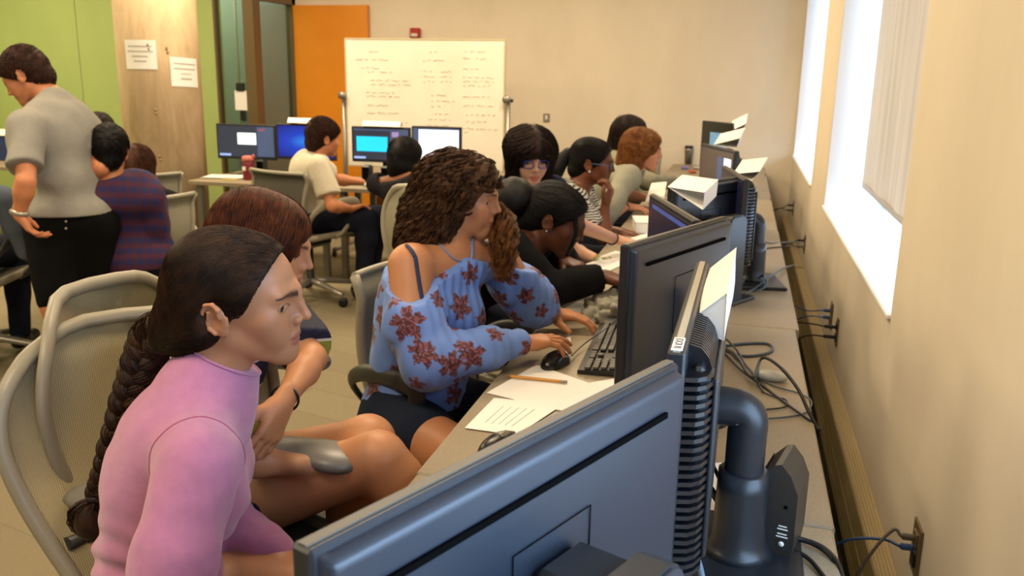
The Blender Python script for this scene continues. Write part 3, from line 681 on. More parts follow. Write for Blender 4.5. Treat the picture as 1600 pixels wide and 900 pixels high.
# fire alarm, thermostat
c0 = on_y(650, 52, BACKY); t = thing('fire_alarm', 'small red fire alarm strobe on the cream wall above the whiteboard', 'fire alarm', (c0[0], BACKY, c0[2]))
MB().box((0, -.02, .0), (.095, .04, .09), bev=.008).build('housing', mat('alarm red', '#a32018', .4), t)
MB().box((0, -.045, -.018), (.06, .02, .03), bev=.006).build('strobe_lens', mat('strobe clear', '#d8cfc0', .2), t)
c0 = on_y(854, 184, BACKY); t = thing('thermostat', 'small grey wall plate on the cream wall right of the whiteboard', 'wall plate', (c0[0], BACKY, c0[2]))
MB().box((0, -.006, 0), (.058, .012, .075), bev=.003).build('plate', mat('steel plate', '#8f8a7c', .4, .4), t)
MB().box((0, -.014, .005), (.022, .006, .035), bev=.002).build('switch', M_LABW, t)
# screens on the back desk
G = 'monitors along the back desk'
def facing_monitor(label, x0, x1, ytop, ybot, Y, screen):
    A = on_y(x0, ytop, Y); B = on_y(x1, ytop, Y + .02); C = on_y(x0, ybot, Y)
    return monitor(label, (B[0], B[1]), (A[0], A[1]), A[2], A[2] - C[2], 'plain', 'pole', zdesk=BDZ, screen=screen, side=-1, group=G)
facing_monitor('leftmost screen on the back desk, dark editor with a small white picture', 337, 430, 193, 247, 6.02, [S_DARKW, ('screen_window', scr('screen pale window', '#d5e2e8', 1.), .35, .68, .40, .78), ('screen_panel', S_PANEL, .70, .99, .02, .98), ('screen_taskbar', S_TASK, .02, .22, .02, .09), ('screen_patch', S_RED, .73, .84, .86, .92)])
facing_monitor('screen with a glowing blue wallpaper left of the boy in white', 431, 524, 193, 248, 6.02, S_BLUE)
facing_monitor('screen showing a cyan picture in a dark editor, right of the boy in white', 549, 641, 197, 252, 6.0, [S_DARKW, ('screen_window', S_CYAN, .06, .62, .26, .74), ('screen_panel', S_PANEL, .67, .99, .02, .98), ('screen_patch', scr('screen pink', '#c0a0d0', 1), .70, .82, .74, .9), ('screen_taskbar', S_TASK, .01, .22, .02, .09), ('screen_bar', S_PANEL, .01, .66, .93, .98)])
facing_monitor('rightmost screen on the back desk, nearly all white', 643, 721, 197, 256, 6.0, [S_PANEL, ('screen_window', S_WHITE, .12, .98, .02, .96)])
# ============================================================ FIGURES: smooth-blended solids meshed by surface nets
class Field:
    """prims blended with a smooth minimum; each prim = (kind, params..., k)"""
    def __init__(s): s.p = []; s.cuts = []; s.disp = None; s.mix = None
    def ell(s, c, r, R=None, k=.02, sub=False):
        s.p.append(('e', np.array(c, float), np.array(r, float) if not np.isscalar(r) else np.array([r, r, r], float), np.array(R) if R is not None else None, k, sub)); return s
    def cone(s, a, b, ra, rb, k=.02, sub=False, flat=None, cut=None):
        """round cone a->b; flat=(axis vector, factor) squashes; cut=(t0,t1) trims by planes across the axis"""
        s.p.append(('c', np.array(a, float), np.array(b, float), float(ra), float(rb), k, sub, flat, cut)); return s
    def chain(s, pts, rs, k=.02, **kw):
        for i in range(len(pts) - 1): s.cone(pts[i], pts[i + 1], rs[i], rs[i + 1], k, **kw)
        return s
    def _d(s, q, P):
        if q[0] == 'e':
            x = P - q[1]
            if q[3] is not None: x = x @ q[3]
            r = q[2]; k0 = np.sqrt(((x / r) ** 2).sum(-1)) + 1e-9; k1 = np.sqrt(((x / (r * r)) ** 2).sum(-1)) + 1e-9
            return np.where(k0 < 1, (k0 - 1) * r.min(), k0 * (k0 - 1) / k1)
        a, b, ra, rb = q[1:5]; x = P - a; d = b - a
        if q[7] is not None:
            ax = norm(q[7][0]); f_ = q[7][1]; x = x + np.outer(x @ ax, ax) * (1 / f_ - 1); d = d + ax * d.dot(ax) * (1 / f_ - 1)
        L2 = d.dot(d) + 1e-12; t = np.clip(x @ d / L2, 0, 1)
        e = x - t[:, None] * d; dist = np.sqrt((e * e).sum(-1)) - (ra + (rb - ra) * t)
        if q[8] is not None:
            L = math.sqrt(L2); tt = x @ d / L2
            dist = np.maximum(dist, np.maximum((q[8][0] - tt) * L, (tt - q[8][1]) * L))
        if q[7] is not None: dist = dist * min(1, q[7][1] * 1.2)
        return dist
    def val(s, P, idx=None):
        P = np.atleast_2d(P); v = np.full(len(P), 1e3)
        for i in (range(len(s.p)) if idx is None else idx):
            q = s.p[i]; k = q[4] if q[0] == 'e' else q[5]; sub = q[5] if q[0] == 'e' else q[6]; d = s._d(q, P)
            if sub:
                d = -d; h = np.clip(.5 - .5 * (v - d) / k, 0, 1); v = v + (d - v) * h + k * h * (1 - h)
            else:
                h = np.clip(.5 + .5 * (v - d) / k, 0, 1); v = v + (d - v) * h - k * h * (1 - h)
        if s.disp is not None: v = v + s.disp(P, v)
        for cu in s.cuts: v = np.maximum(v, cu(P) if callable(cu) else (P - cu[0]) @ cu[1])
        return v
    def grad(s, P, e=.002):
        g = np.stack([s.val(P + np.eye(3)[i] * e) - s.val(P - np.eye(3)[i] * e) for i in range(3)], -1)
        return g / (np.linalg.norm(g, axis=1)[:, None] + 1e-9)
    def bounds(s):
        lo, hi = [], []
        for q in s.p:
            if (q[5] if q[0] == 'e' else q[6]): continue
            if q[0] == 'e': m = q[2].max(); lo.append(q[1] - m); hi.append(q[1] + m)
            else:
                m = max(q[3], q[4]); lo.append(np.minimum(q[1], q[2]) - m); hi.append(np.maximum(q[1], q[2]) + m)
        return np.min(lo, 0) - .02, np.max(hi, 0) + .02
    def mesh(s, res, lo=None, hi=None, keep=None):
        """surface nets on active blocks; keep(centres)->bool drops cells"""
        B = 12; l, h = s.bounds(); lo = l if lo is None else np.maximum(l, lo); hi = h if hi is None else np.minimum(h, hi)
        nb = np.maximum(1, np.ceil((hi - lo) / (res * B)).astype(int)); S = res * B
        bi = np.stack(np.meshgrid(*[np.arange(n) for n in nb], indexing='ij'), -1).reshape(-1, 3)
        cen = lo + (bi + .5) * S; R = S * .87
        if keep is not None:
            kk = keep(cen, R); bi, cen = bi[kk], cen[kk]
        if not len(bi): return np.zeros((0, 3)), []
        fc = s.val(cen); act = np.abs(fc) < R * 2.0 + .012; bi, cen, fc = bi[act], cen[act], fc[act]
        D = np.stack([s._d(q, cen) for q in s.p], 1)
        N = (nb * B + 2).astype(np.int64); key = lambda I: (I[..., 0] * N[1] + I[..., 1]) * N[2] + I[..., 2]
        g = np.arange(B + 1); G = np.stack(np.meshgrid(g, g, g, indexing='ij'), -1).reshape(-1, 3)
        ck, cv, ek = [], [], []
        corners = np.array([(a, b, c) for a in (0, 1) for b in (0, 1) for c in (0, 1)])
        edges = [(i, j) for i in range(8) for j in range(i + 1, 8) if np.abs(corners[i] - corners[j]).sum() == 1]
        for n in range(len(bi)):
            o = bi[n] * B; idx = []
            for i, q in enumerate(s.p):
                k = q[4] if q[0] == 'e' else q[5]; sub = q[5] if q[0] == 'e' else q[6]
                if sub: ok = D[n, i] - R * 1.3 < k + R
                else: ok = D[n, i] - R * 1.4 < max(fc[n], -R) + R * 1.4 + k + .01
                if ok: idx.append(i)
            if not idx: continue
            P = lo + (o + G) * res; V = s.val(P, idx).reshape(B + 1, B + 1, B + 1)
            ins = V < 0
            c8 = [ins[a:a + B, b:b + B, c:c + B] for a, b, c in corners]
            cnt = sum(x.astype(np.int8) for x in c8); m = (cnt > 0) & (cnt < 8)
            if not m.any(): continue
            I = np.argwhere(m); vals = np.stack([V[I[:, 0] + a, I[:, 1] + b, I[:, 2] + c] for a, b, c in corners], 1)
            acc = np.zeros((len(I), 3)); w = np.zeros(len(I))
            for (i, j) in edges:
                x = (vals[:, i] < 0) != (vals[:, j] < 0); t = vals[:, i] / (vals[:, i] - vals[:, j] + 1e-15)
                acc[x] += (corners[i] + (corners[j] - corners[i]) * t[:, None])[x]; w[x] += 1
            ck.append(key(I + o)); cv.append(lo + (o + I + acc / w[:, None]) * res)
            for ax in range(3):
                sl0 = [slice(0, B)] * 3; sl1 = [slice(0, B)] * 3; sl1[ax] = slice(1, B + 1)
                a_, b_ = ins[tuple(sl0)], ins[tuple(sl1)]; X = np.argwhere(a_ != b_)
                if len(X): ek.append(np.column_stack([X + o, np.full(len(X), ax), a_[tuple(X.T)].astype(int)]))
        if not ck: return np.zeros((0, 3)), []
        ck = np.concatenate(ck); cv = np.vstack(cv); od = np.argsort(ck); ck, cv = ck[od], cv[od]
        E = np.vstack(ek); F = []
        for ax in range(3):
            e = E[E[:, 3] == ax]; u, v_ = [(1, 2), (2, 0), (0, 1)][ax]; I = e[:, :3]; q = []
            ok = np.ones(len(I), bool)
            for (du, dv) in ((0, 0), (1, 0), (1, 1), (0, 1)):
                J = I.copy(); J[:, u] -= du; J[:, v_] -= dv; ok &= (J >= 0).all(1); kk = key(J); p = np.searchsorted(ck, kk); p = np.minimum(p, len(ck) - 1); ok &= ck[p] == kk; q.append(p)
            Q = np.stack(q, 1)[ok]; ins_ = e[ok, 4] == 1
            Q[~ins_] = Q[~ins_][:, ::-1]; F.append(Q)
        F = np.vstack(F)
        return cv, F
def np_mesh(name, V, F, m, parent=None, colors=None, smooth=True, relax=0):
    me = bpy.data.meshes.new(name); V = np.asarray(V, np.float32); F = np.asarray(F, np.int32)
    if relax:
        E = np.vstack([F[:, [0, 1]], F[:, [1, 2]], F[:, [2, 3]], F[:, [3, 0]]])
        for _ in range(relax):
            A = np.zeros_like(V); c = np.zeros(len(V))
            for a, b in ((0, 1), (1, 0)):
                for ax in range(3): A[:, ax] += np.bincount(E[:, a], V[E[:, b], ax], len(V))
                c += np.bincount(E[:, a], minlength=len(V))
            V = (V * .5 + .5 * A / np.maximum(c, 1)[:, None]).astype(np.float32)
    k = F.shape[1]
    me.vertices.add(len(V)); me.vertices.foreach_set('co', V.ravel())
    me.loops.add(len(F) * k); me.loops.foreach_set('vertex_index', F.ravel())
    me.polygons.add(len(F)); me.polygons.foreach_set('loop_start', np.arange(0, len(F) * k, k)); me.polygons.foreach_set('loop_total', np.full(len(F), k))
    me.polygons.foreach_set('use_smooth', np.full(len(F), smooth)); me.materials.append(m)
    me.update(); me.validate()
    if colors is not None:
        at_ = me.color_attributes.new('Col', 'FLOAT_COLOR', 'POINT'); c4 = np.ones((len(V), 4), np.float32); c4[:, :3] = colors; at_.data.foreach_set('color', c4.ravel())
    o = bpy.data.objects.new(name, me); COL.objects.link(o)
    if parent: o.parent = parent; o.location = -np.array(parent.location)
    return o
def fnoise(P, sc, seed=0):
    """cheap smooth noise in about -1..1"""
    r = np.random.default_rng(seed); v = np.zeros(len(P)); a = 1; t = 0
    for o in range(3):
        for _ in range(3):
            d = norm(r.normal(size=3)) * sc * (1.8 ** o); v += a * np.sin(P @ d + r.uniform(0, 6.28) + 1.3 * np.sin(P @ (norm(r.normal(size=3)) * sc * .7))); t += a
        a *= .55
    return v / t * 1.6

# ---- materials of the figures
def skinmat(name, sss=.12):
    k = NT(name); a = k.n('ShaderNodeAttribute', _attribute_name='Col'); n = k.noise(k.tc(), 35, 4, .6)
    c = k.mixc(k.math('MULTIPLY', n, .10), a.outputs[0], lin('#7a3a22')); k.l(c, k.b.inputs['Base Color'])
    k.b.inputs['Roughness'].default_value = .47; k.b.inputs['Specular IOR Level'].default_value = .4
    k.b.inputs['Subsurface Weight'].default_value = sss; k.b.inputs['Subsurface Radius'].default_value = (.012, .005, .003); k.b.inputs['Subsurface Scale'].default_value = .6
    k.bump(k.noise(k.tc(), 900, 2), .06, .001); return k.m
M_SKIN = skinmat('skin'); M_SKINF = skinmat('skin far', 0)
def hairmat(name, c0, c1, rough=.32):
    k = NT(name); n = k.noise(k.tc(), 45, 3, .6); k.l(k.ramp(n, [(.3, lin(c0)), (.75, lin(c1))]), k.b.inputs['Base Color'])
    k.b.inputs['Roughness'].default_value = rough; k.b.inputs['Specular IOR Level'].default_value = .24
    k.bump(k.noise(k.tc(scale=(1, 1, .3)), 420, 3, .7), .7, .003); return k.m
def cloth(name, col, rough=.85, scale=600, strength=.25, noise=(30, .06), sheen=0): 
    if name in _mc: return _mc[name]
    k = NT(name); c = lin(col); n = k.noise(k.tc(), noise[0], 4, .6); a = noise[1]
    k.l(k.ramp(n, [(.3, tuple(v * (1 - a) for v in c[:3])), (.7, tuple(min(1, v * (1 + a)) for v in c[:3]))]), k.b.inputs['Base Color'])
    k.b.inputs['Roughness'].default_value = rough; k.b.inputs['Sheen Weight'].default_value = sheen; k.b.inputs['Specular IOR Level'].default_value = .15
    k.bump(k.noise(k.tc(), scale, 2), strength, .0015); _mc[name] = k.m; return k.m

# ---- head in its own frame: x right, y forward, z up, origin between the ears; s scales
class Frame:
    def __init__(s, o, fwd, up=(0, 0, 1), sc=1.0):
        y = norm(fwd); z = np.array(up, float); z = norm(z - y * z.dot(y)); x = np.cross(y, z)
        s.o = np.array(o, float); s.R = np.column_stack([x, y, z]); s.s = sc
    def p(s, q): return s.o + s.s * (s.R @ np.array(q, float))
    def inv(s, P): return (np.atleast_2d(P) - s.o) @ s.R / s.s
    def ell(s, f, c, r, k=.02, sub=False, R=None): f.ell(s.p(c), np.array(r, float) * s.s, s.R if R is None else s.R @ R, k, sub)
    def cone(s, f, a, b, ra, rb, k=.02, sub=False): f.cone(s.p(a), s.p(b), ra * s.s, rb * s.s, k, sub)
    def sph(s, f, c, r, k=.02, sub=False): s.ell(f, c, (r, r, r), k, sub)
def head_field(F, f, detail=True, jaw=1.0, nose=1.0, chin=1.0, lips=1.0, mouth_open=0):
    e, c, s = (lambda *a, **k: F.ell(f, *a, **k)), (lambda *a, **k: F.cone(f, *a, **k)), (lambda *a, **k: F.sph(f, *a, **k))
    e((0, -.020, .042), (.071, .090, .076), k=.03)                    # cranium
    e((0, .038, .034), (.060, .052, .060), k=.03)                    # forehead
    e((0, .030, -.026), (.056 * jaw, .056, .068), k=.03)             # mid face
    for q in (-1, 1):
        c((q * .047 * jaw, .000, -.046), (q * .017, .064, -.085), .014, .012, k=.022)   # jaw line
        s((q * .040, .058, -.012), .020, k=.025)                     # cheek bone
        e((q * .028, .066, -.040), (.019, .018, .022), k=.022)       # cheek
    s((0, .076, -.0885), .0150 * chin, k=.018)                        # chin
    c((0, .060, -.055), (0, .074, -.075), .028, .022, k=.02)
    c((-.040, .074, .030), (0, .090, .026), .011, .011, k=.014); c((.040, .074, .030), (0, .090, .026), .011, .011, k=.014)   # brow
    # nose
    c((0, .084, .016), (0, .0925, -.020), .0095, .0125, k=.010)
    c((0, .0935, .020), (0, .1125 + .004 * (nose - 1), -.0160), .0078, .0060 * nose, k=.008)
    s((0, .1110, -.0170), .0068 * nose, k=.006)
    for q in (-1, 1):
        s((q * .0105 * nose, .0990, -.0225), .0062 * nose, k=.007)
        if detail: s((q * .0060 * nose, .1030, -.0335), .0034, k=.004, sub=True)
    c((0, .088, -.036), (0, .0895, -.045), .010, .010, k=.012)         # philtrum
    # lips
    e((0, .0885, -.0495), (.0215, .0115 * lips, .0055 * lips), k=.006); e((0, .0870, -.0600), (.0185, .0118 * lips, .0062 * lips), k=.006)
    s((0, .078, -.071), .008, k=.012)
    if detail:
        for q in (-1, 1): c((0, .1015, -.0546), (q * .0215, .0835, -.0556), .0016 + mouth_open, .0012, k=.003, sub=True)
    # eye sockets and lids
    for q in (-1, 1):
        s((q * .0345, .096, .008), .0140, k=.014, sub=True)
        s((q * .031, .0690, .0065), .0152, k=.004)
        if detail:
            e((q * .0338, .0865, .0064), (.0126, .0145, .0058), k=.0012, sub=True)
    # neck stub and ears
    for q in (-1, 1):
        E = rotz(q * -.35) @ roty(q * .12)
        e((q * .073, -.014, -.002), (.0045, .020, .027), k=.004, R=E)
        e((q * .071, -.004, -.020), (.006, .010, .014), k=.006, R=E)
        hx = [(.010, .006), (.010, .019), (.001, .027), (-.013, .024), (-.021, .010), (-.019, -.006), (-.011, -.018), (-.001, -.025)]
        for i_ in range(7): c(*[np.array((q * .0735, -.014, -.001)) + E @ np.array((q * (.0045 if detail else .002), a_, b_)) for a_, b_ in hx[i_:i_ + 2]], .0034, .0034, k=.003)
        if detail:
            e(np.array((q * .0735, -.014, -.001)) + E @ np.array((q * .0070, .001, -.003)), (.0062, .0100, .0125), k=.003, sub=True, R=E)
            c((q * .0765, .003, .002), (q * .076, .004, -.010), .0032, .0036, k=.003)
            c(*[np.array((q * .0735, -.014, -.001)) + E @ np.array((q * .0052, a_, b_)) for a_, b_ in ((-.012, -.010), (-.009, .012))], .0022, .0026, k=.003)
    return f
def face_color(F, P, skin, lip, brow, browthick=.0045, blush=None, brow_arch=.006):
    L = F.inv(P); n = len(L); C = np.tile(np.array(lin(skin)[:3]), (n, 1)); ax = np.abs(L[:, 0])
    fr = (L[:, 1] > .03) & (np.abs(L[:, 2]) < .15)
    def blend(w, col):
        nonlocal C
        w = np.clip(w, 0, 1)[:, None]; C = C * (1 - w) + np.array(lin(col)[:3]) * w
    if blush: blend(fr * np.exp(-(((ax - .04) / .02) ** 2 + ((L[:, 2] + .02) / .018) ** 2)) * .35, blush)
    up = ((L[:, 0] / .0235) ** 2 + ((L[:, 2] + .0505) / .0075) ** 2); lo = ((L[:, 0] / .0205) ** 2 + ((L[:, 2] + .0605) / .0085) ** 2)
    blend(fr * (L[:, 1] > .07) * np.clip((1.05 - np.minimum(up, lo)) * 3, 0, 1) * .72, lip)
    zb = .0262 + brow_arch * np.sin(np.clip((ax - .010) / .042, 0, 1) * PI * .75); th = browthick * np.clip(1.25 - (ax - .012) / .042, .25, 1)
    blend(fr * (ax > .011) * (ax < .053) * np.clip(1.4 - np.abs(L[:, 2] - zb) / th, 0, 1) * .9, brow)
    # dark lash line round each eye opening
    d = ((ax - .0315) / .0150) ** 2 + ((L[:, 2] - .0062) / .0062) ** 2
    blend(fr * (L[:, 1] > .06) * np.clip(1 - np.abs(d - 1) * 3.0, 0, 1) * np.where(L[:, 2] > .0062, .95, .35), '#1c0e0a')
    return C
k = NT('eyeball'); a = k.n('ShaderNodeAttribute', _attribute_name='Col'); k.l(a.outputs[0], k.b.inputs['Base Color']); k.b.inputs['Roughness'].default_value = .08; k.b.inputs['Coat Weight'].default_value = .5; M_EYE = k.m
def eyes(F, parent, look=(0, 1, 0), iris='#3a1f10', lashes=True):
    for q in (-1, 1):
        c = np.array((q * .031, .0690, .0065)); f = Field(); b = MB().ball((0, 0, 0), .0133, 28); V = np.vstack(b.v)
        dd = V @ norm(look) / .0133; C = np.tile(np.array(lin('#bfb0a6')[:3]), (len(V), 1)); C[dd > .865] = lin(iris)[:3]; C[dd > .965] = (.004, .004, .004); C[(dd > .850) & (dd < .875)] = lin('#20110a')[:3]
        me = bpy.data.meshes.new('eye'); me.from_pydata([tuple(F.p(c + v)) for v in V], [], b.f); me.materials.append(M_EYE); me.polygons.foreach_set('use_smooth', [True] * len(b.f))
        at_ = me.color_attributes.new('Col', 'FLOAT_COLOR', 'POINT'); c4 = np.ones((len(V), 4), np.float32); c4[:, :3] = C; at_.data.foreach_set('color', c4.ravel())
        o = bpy.data.objects.new('eye', me); COL.objects.link(o); o.parent = parent; o.location = -np.array(parent.location)
        if lashes:
            m = MB()
            for t in np.linspace(.08, .95, 15):
                x = q * (.031 + .0145 * math.cos(PI * (1 - t))) ; z = .0066 + .0048 * math.sin(PI * t)
                y = .069 + math.sqrt(max(1e-6, .0153 ** 2 - (x - q * .031) ** 2 - (z - .0065) ** 2))
                m.tube([F.p((x, y - .0004, z)), F.p((x + q * .0012 * t, y + .003, z + .0003)), F.p((x + q * .003 * t, y + .0055, z + .0022))], [.0004 * F.s, .0003 * F.s, .0001], 3)
            lo_ = m.build('eyelashes', mat('lash black', '#0c0807', .6), parent); lo_.location = -np.array(parent.location)

def hand(f, w, d, palm_n, side, s=1.0, curl=(.35, .5, .35), spread=.12, thumb=None, fcurl=None):
    """adds a hand: wrist w, direction d to the knuckles, palm_n = the way the palm faces; side +1 = right hand"""
    d = norm(d); z = -norm(np.array(palm_n, float) - d * np.dot(palm_n, d)); x = np.cross(d, z) * side * -1   # x: towards the thumb
    x = -x if side > 0 else -x
    x = np.cross(d, z); x = x * (-1 if side > 0 else 1)
    P = lambda a, b, c: w + s * (x * a + d * b + z * c)
    f.cone(P(0, -.02, 0), P(.002, .02, 0), .024 * s, .026 * s, .015, flat=(z, .68))
    kn = [(.030, .088), (.010, .093), (-.011, .089), (-.030, .079)]
    for (a, b) in kn: f.cone(P(a * .55, .016, 0), P(a, b - .008, .001), .0150 * s, .0115 * s, .012)
    f.ell(P(.024, .030, -.008), np.array([.014, .026, .013]) * s, np.column_stack([x, d, z]), .012)     # ball of the thumb
    f.ell(P(-.022, .040, -.007), np.array([.012, .030, .011]) * s, np.column_stack([x, d, z]), .012)
    ln = [(.040, .024, .020), (.044, .028, .021), (.041, .026, .020), (.032, .020, .018)]
    tips = []
    for i, (a, b) in enumerate(kn):
        cu = (fcurl[i] if fcurl else curl); an = 0; p = P(a, b - .006, .001); sp = spread * (1.3 - i * .85); r = [.0096, .0086, .0080, .0070][:] if i < 3 else [.0084, .0076, .0070, .0062]
        pp = [p]
        for j in range(3):
            an += cu[j]; v = (d * math.cos(an) - z * math.sin(an)); v = norm(v + x * sp * math.cos(an)); p = p + v * ln[i][j] * s; pp.append(p)
        f.chain(pp, [q * s for q in r], .0035); tips.append(pp[-1])
    th = thumb or ((.040, .040, -.014), (.052, .066, -.020), (.054, .090, -.024))
    f.chain([P(.018, .014, -.006)] + [P(*q) for q in th], [.0145 * s, .0125 * s, .0105 * s, .0082 * s], .006)
    return tips

# ---- the whole body from joints
class Body:
    def __init__(s, J, head_s=1.0, build=1.0, bust=.0, waist=1.0, arm=1.0, leg=1.0):
        s.J = {k: np.array(v, float) for k, v in J.items()}; s.b = build; s.bust = bust; s.waist = waist; s.arm = arm; s.leg = leg; s.hs = head_s
        J = s.J; up = norm(J['neck'] - J['pelvis']); rt = norm(J['shR'] - J['shL']); s.up = up; s.rt = norm(rt - up * rt.dot(up)); s.fw = np.cross(s.up, s.rt)
        hr = norm(J['hipR'] - J['hipL']); s.hr = hr; s.hf = np.cross(np.array([0, 0, 1.]), hr)
    def torso(s, f, o=0, k=.04, lo=0):
        J = s.J; b = s.b; R = np.column_stack([s.rt, s.fw, s.up]); Rh = np.column_stack([s.hr, s.hf, [0, 0, 1]])
        sp = J['neck'] - J['pelvis']; L = np.linalg.norm(sp); bend = J.get('spine', J['pelvis'] + sp * .5 - s.fw * .02) 
        pt = lambda t: (1 - t) ** 2 * J['pelvis'] + 2 * t * (1 - t) * (2 * bend - .5 * J['pelvis'] - .5 * J['neck']) + t * t * J['neck']
        f.ell(J['pelvis'] + [0, 0, .02], (.165 * b + o, .115 * b + o, .105 * b + o), Rh, k)
        f.ell(pt(.33), (.128 * b * s.waist + o, .098 * b * s.waist + o, .11 + o), R, k)
        f.ell(pt(.62), (.138 * b + o, .102 * b + o, .13 + o), R, k)
        sm = (J['shL'] + J['shR']) / 2
        f.ell(pt(.80), (.140 * b + o, .088 * b + o, .085 + o), R, k)
        f.cone(J['shL'] * .82 + sm * .18, J['shR'] * .82 + sm * .18, .050 * b + o, .050 * b + o, k)
        for q in ('shL', 'shR'): f.cone(J['neck'] - s.up * .035, J[q] * .8 + sm * .2 + s.up * .008, .046 + o, .034 + o, .035)
        if s.bust:
            for q in (-1, 1): f.ell(pt(.62) + s.rt * q * .065 * b + s.fw * (.070 * b + .012 * s.bust), np.array((.062, .05 * s.bust, .062)) * (.9 + .1 * s.bust) + o, R, .035)
        return f
    def neck(s, f, HF, o=0, r=.050):
        a = s.J['neck'] - s.up * .045; b_ = HF.p((0, -.018, -.030)); f.cone(a, b_, (r + .008) * s.hs + o, (r) * s.hs + o, .025); f.cone(s.J['neck'] - s.up * .02, HF.p((0, -.005, -.055)), (r + .004) * s.hs + o, (r - .008) * s.hs + o, .02)
    def armf(s, f, side, o=0, k=.025, t1=1.0, hand_=True, cut=None, upper=True, fore=True):
        J = s.J; a, b, c = J['sh' + side], J['el' + side], J['wr' + side]; m = s.arm
        if upper:
            f.cone(a, a * .5 + b * .5, .050 * m + o, .045 * m + o, k, cut=cut); 
            if cut is None or t1 > .5: f.cone(a * .5 + b * .5, b, .045 * m + o, .037 * m + o, k)
        if fore:
            q = b * .7 + c * .3; f.cone(b, q, .037 * m + o, .039 * m + o, k); f.cone(q, c, .039 * m + o, .0245 * m + o, k)
    def legf(s, f, side, o=0, k=.03, thigh=True, calf=True, tmax=1.0):
        J = s.J; a, b, c = J['hip' + side], J['kn' + side], J['an' + side]; m = s.leg
        if thigh: e = a + (b - a) * tmax; f.cone(a, e, .092 * m + o, (.092 + (.058 - .092) * tmax) * m + o, .04)
        if calf: 
            q = b * .7 + c * .3; f.cone(b, q, .056 * m + o, .057 * m + o, k); f.cone(q, c, .057 * m + o, .036 * m + o, k)
def wrinkle(amp, sc, seed, dirs=None):
    return lambda P, v: amp * fnoise(P * (dirs if dirs is not None else 1), sc, seed) * np.exp(-np.maximum(np.abs(v) - .02, 0) * 60)

# ---- strands grown over a surface
def grow(f, starts, flow, n=22, step=.012, lift=.004, jit=.25, seed=0, curl=0, curlw=40, r=.0006, drop=0, follow=1.0, taper=True, seg=3, lenvar=.25, onsurf=None, clump=0, stop=None, bundle=None):
    """marches strands along flow(P)->directions, hugging the surface of field f; returns verts, quads"""
    rg = np.random.default_rng(seed); P = np.array(starts, float); m = len(P); li = lift * rg.uniform(.2, 1.3, m)
    path = []; ph = rg.uniform(0, 6.28, m); jd = rg.normal(size=(m, 3)) * jit; stp = step * rg.uniform(1 - lenvar, 1 + lenvar * .5, m)[:, None]
    alive = np.ones(m)
    for i in range(n):
        if follow > 0:
            g = f.grad(P); v = f.val(P)
            w = follow if onsurf is None else (onsurf(P) * follow)
            P = P - g * ((v - li) * w)[:, None]
        path.append(P.copy()); d = flow(P) + jd
        if follow > 0:
            t_ = d - g * (d * g).sum(1)[:, None]; ww = (np.asarray(w) if np.ndim(w) else np.full(m, w))[:, None]; d = t_ * ww + d * (1 - ww)
        d /= np.linalg.norm(d, axis=1)[:, None] + 1e-9; P2 = P + d * stp; jd *= .9
        if stop is not None: s_ = stop(P2); P2[s_] = P[s_] + d[s_] * .0004
        P = P2
    path = np.stack(path, 1)                                         # m, n, 3
    if curl:
        T = np.gradient(path, axis=1); T /= np.linalg.norm(T, axis=2)[..., None] + 1e-9; a = np.cross(T, [.3, .5, .81]); a /= np.linalg.norm(a, axis=2)[..., None] + 1e-9; b = np.cross(T, a)
        s_ = np.arange(n) * step * curlw; amp = curl * np.minimum(1, np.arange(n) / (n * .35)); an = s_[None] + ph[:, None] * (1 if not clump else 1) 
        path = path + (a * np.cos(an)[..., None] + b * np.sin(an)[..., None]) * amp[None, :, None]
    if bundle:
        kk, rad = bundle; w_ = np.minimum(1, .35 + np.arange(n) / (n * .5)) * np.concatenate([np.ones(n - 3), [.7, .45, .2]])
        off = rg.normal(size=(m, kk, 3)); off /= np.linalg.norm(off, axis=2)[..., None]; off *= rg.uniform(.2, 1, (m, kk, 1)) * rad
        path = (path[:, None] + off[:, :, None] * w_[None, None, :, None] + rg.normal(size=(m, kk, n, 3)) * rad * .06).reshape(m * kk, n, 3)
    return strands_geo(path, r, seg, taper, rg)
def strands_geo(path, r, seg=3, taper=True, rg=None):
    m, n = path.shape[:2]; T = np.gradient(path, axis=1); T /= np.linalg.norm(T, axis=2)[..., None] + 1e-9
    a = np.cross(T, [.31, .52, .79]); a /= np.linalg.norm(a, axis=2)[..., None] + 1e-9; b = np.cross(T, a)
    rr = np.full(n, r) if not taper else r * np.interp(np.linspace(0, 1, n), [0, .1, .75, 1], [.7, 1, .9, .15]); an = np.arange(seg) * 2 * PI / seg
    rv = (rg or RNG).uniform(.7, 1.4, m)
    V = path[:, :, None] + (rv[:, None, None, None] * rr[None, :, None, None]) * (a[:, :, None] * np.cos(an)[None, None, :, None] + b[:, :, None] * np.sin(an)[None, None, :, None])
    base = (np.arange(m) * n * seg)[:, None, None]; i = np.arange(n - 1)[None, :, None] * seg; j = np.arange(seg)[None, None, :]; j2 = (j + 1) % seg
    F = np.stack([base + i + j, base + i + j2, base + i + seg + j2, base + i + seg + j], -1).reshape(-1, 4)
    return V.reshape(-1, 3), F
def surf_points(f, n, lo, hi, ok, seed=0, tries=12, off=0):
    """random points on the surface of f inside a box that satisfy ok(P)"""
    rg = np.random.default_rng(seed); out = []; c = 0
    for _ in range(tries):
        P = rg.uniform(lo, hi, (n * 4, 3)); v = f.val(P); P = P[np.abs(v) < .02]
        for _2 in range(3): P = P - f.grad(P) * f.val(P)[:, None]
        P = P[ok(P)]; out.append(P); c += len(P)
        if c >= n: break
    return np.vstack(out)[:n]
def person_root(label, loc, group=None):
    return thing('person', label, 'person', tuple(loc), 0, group)
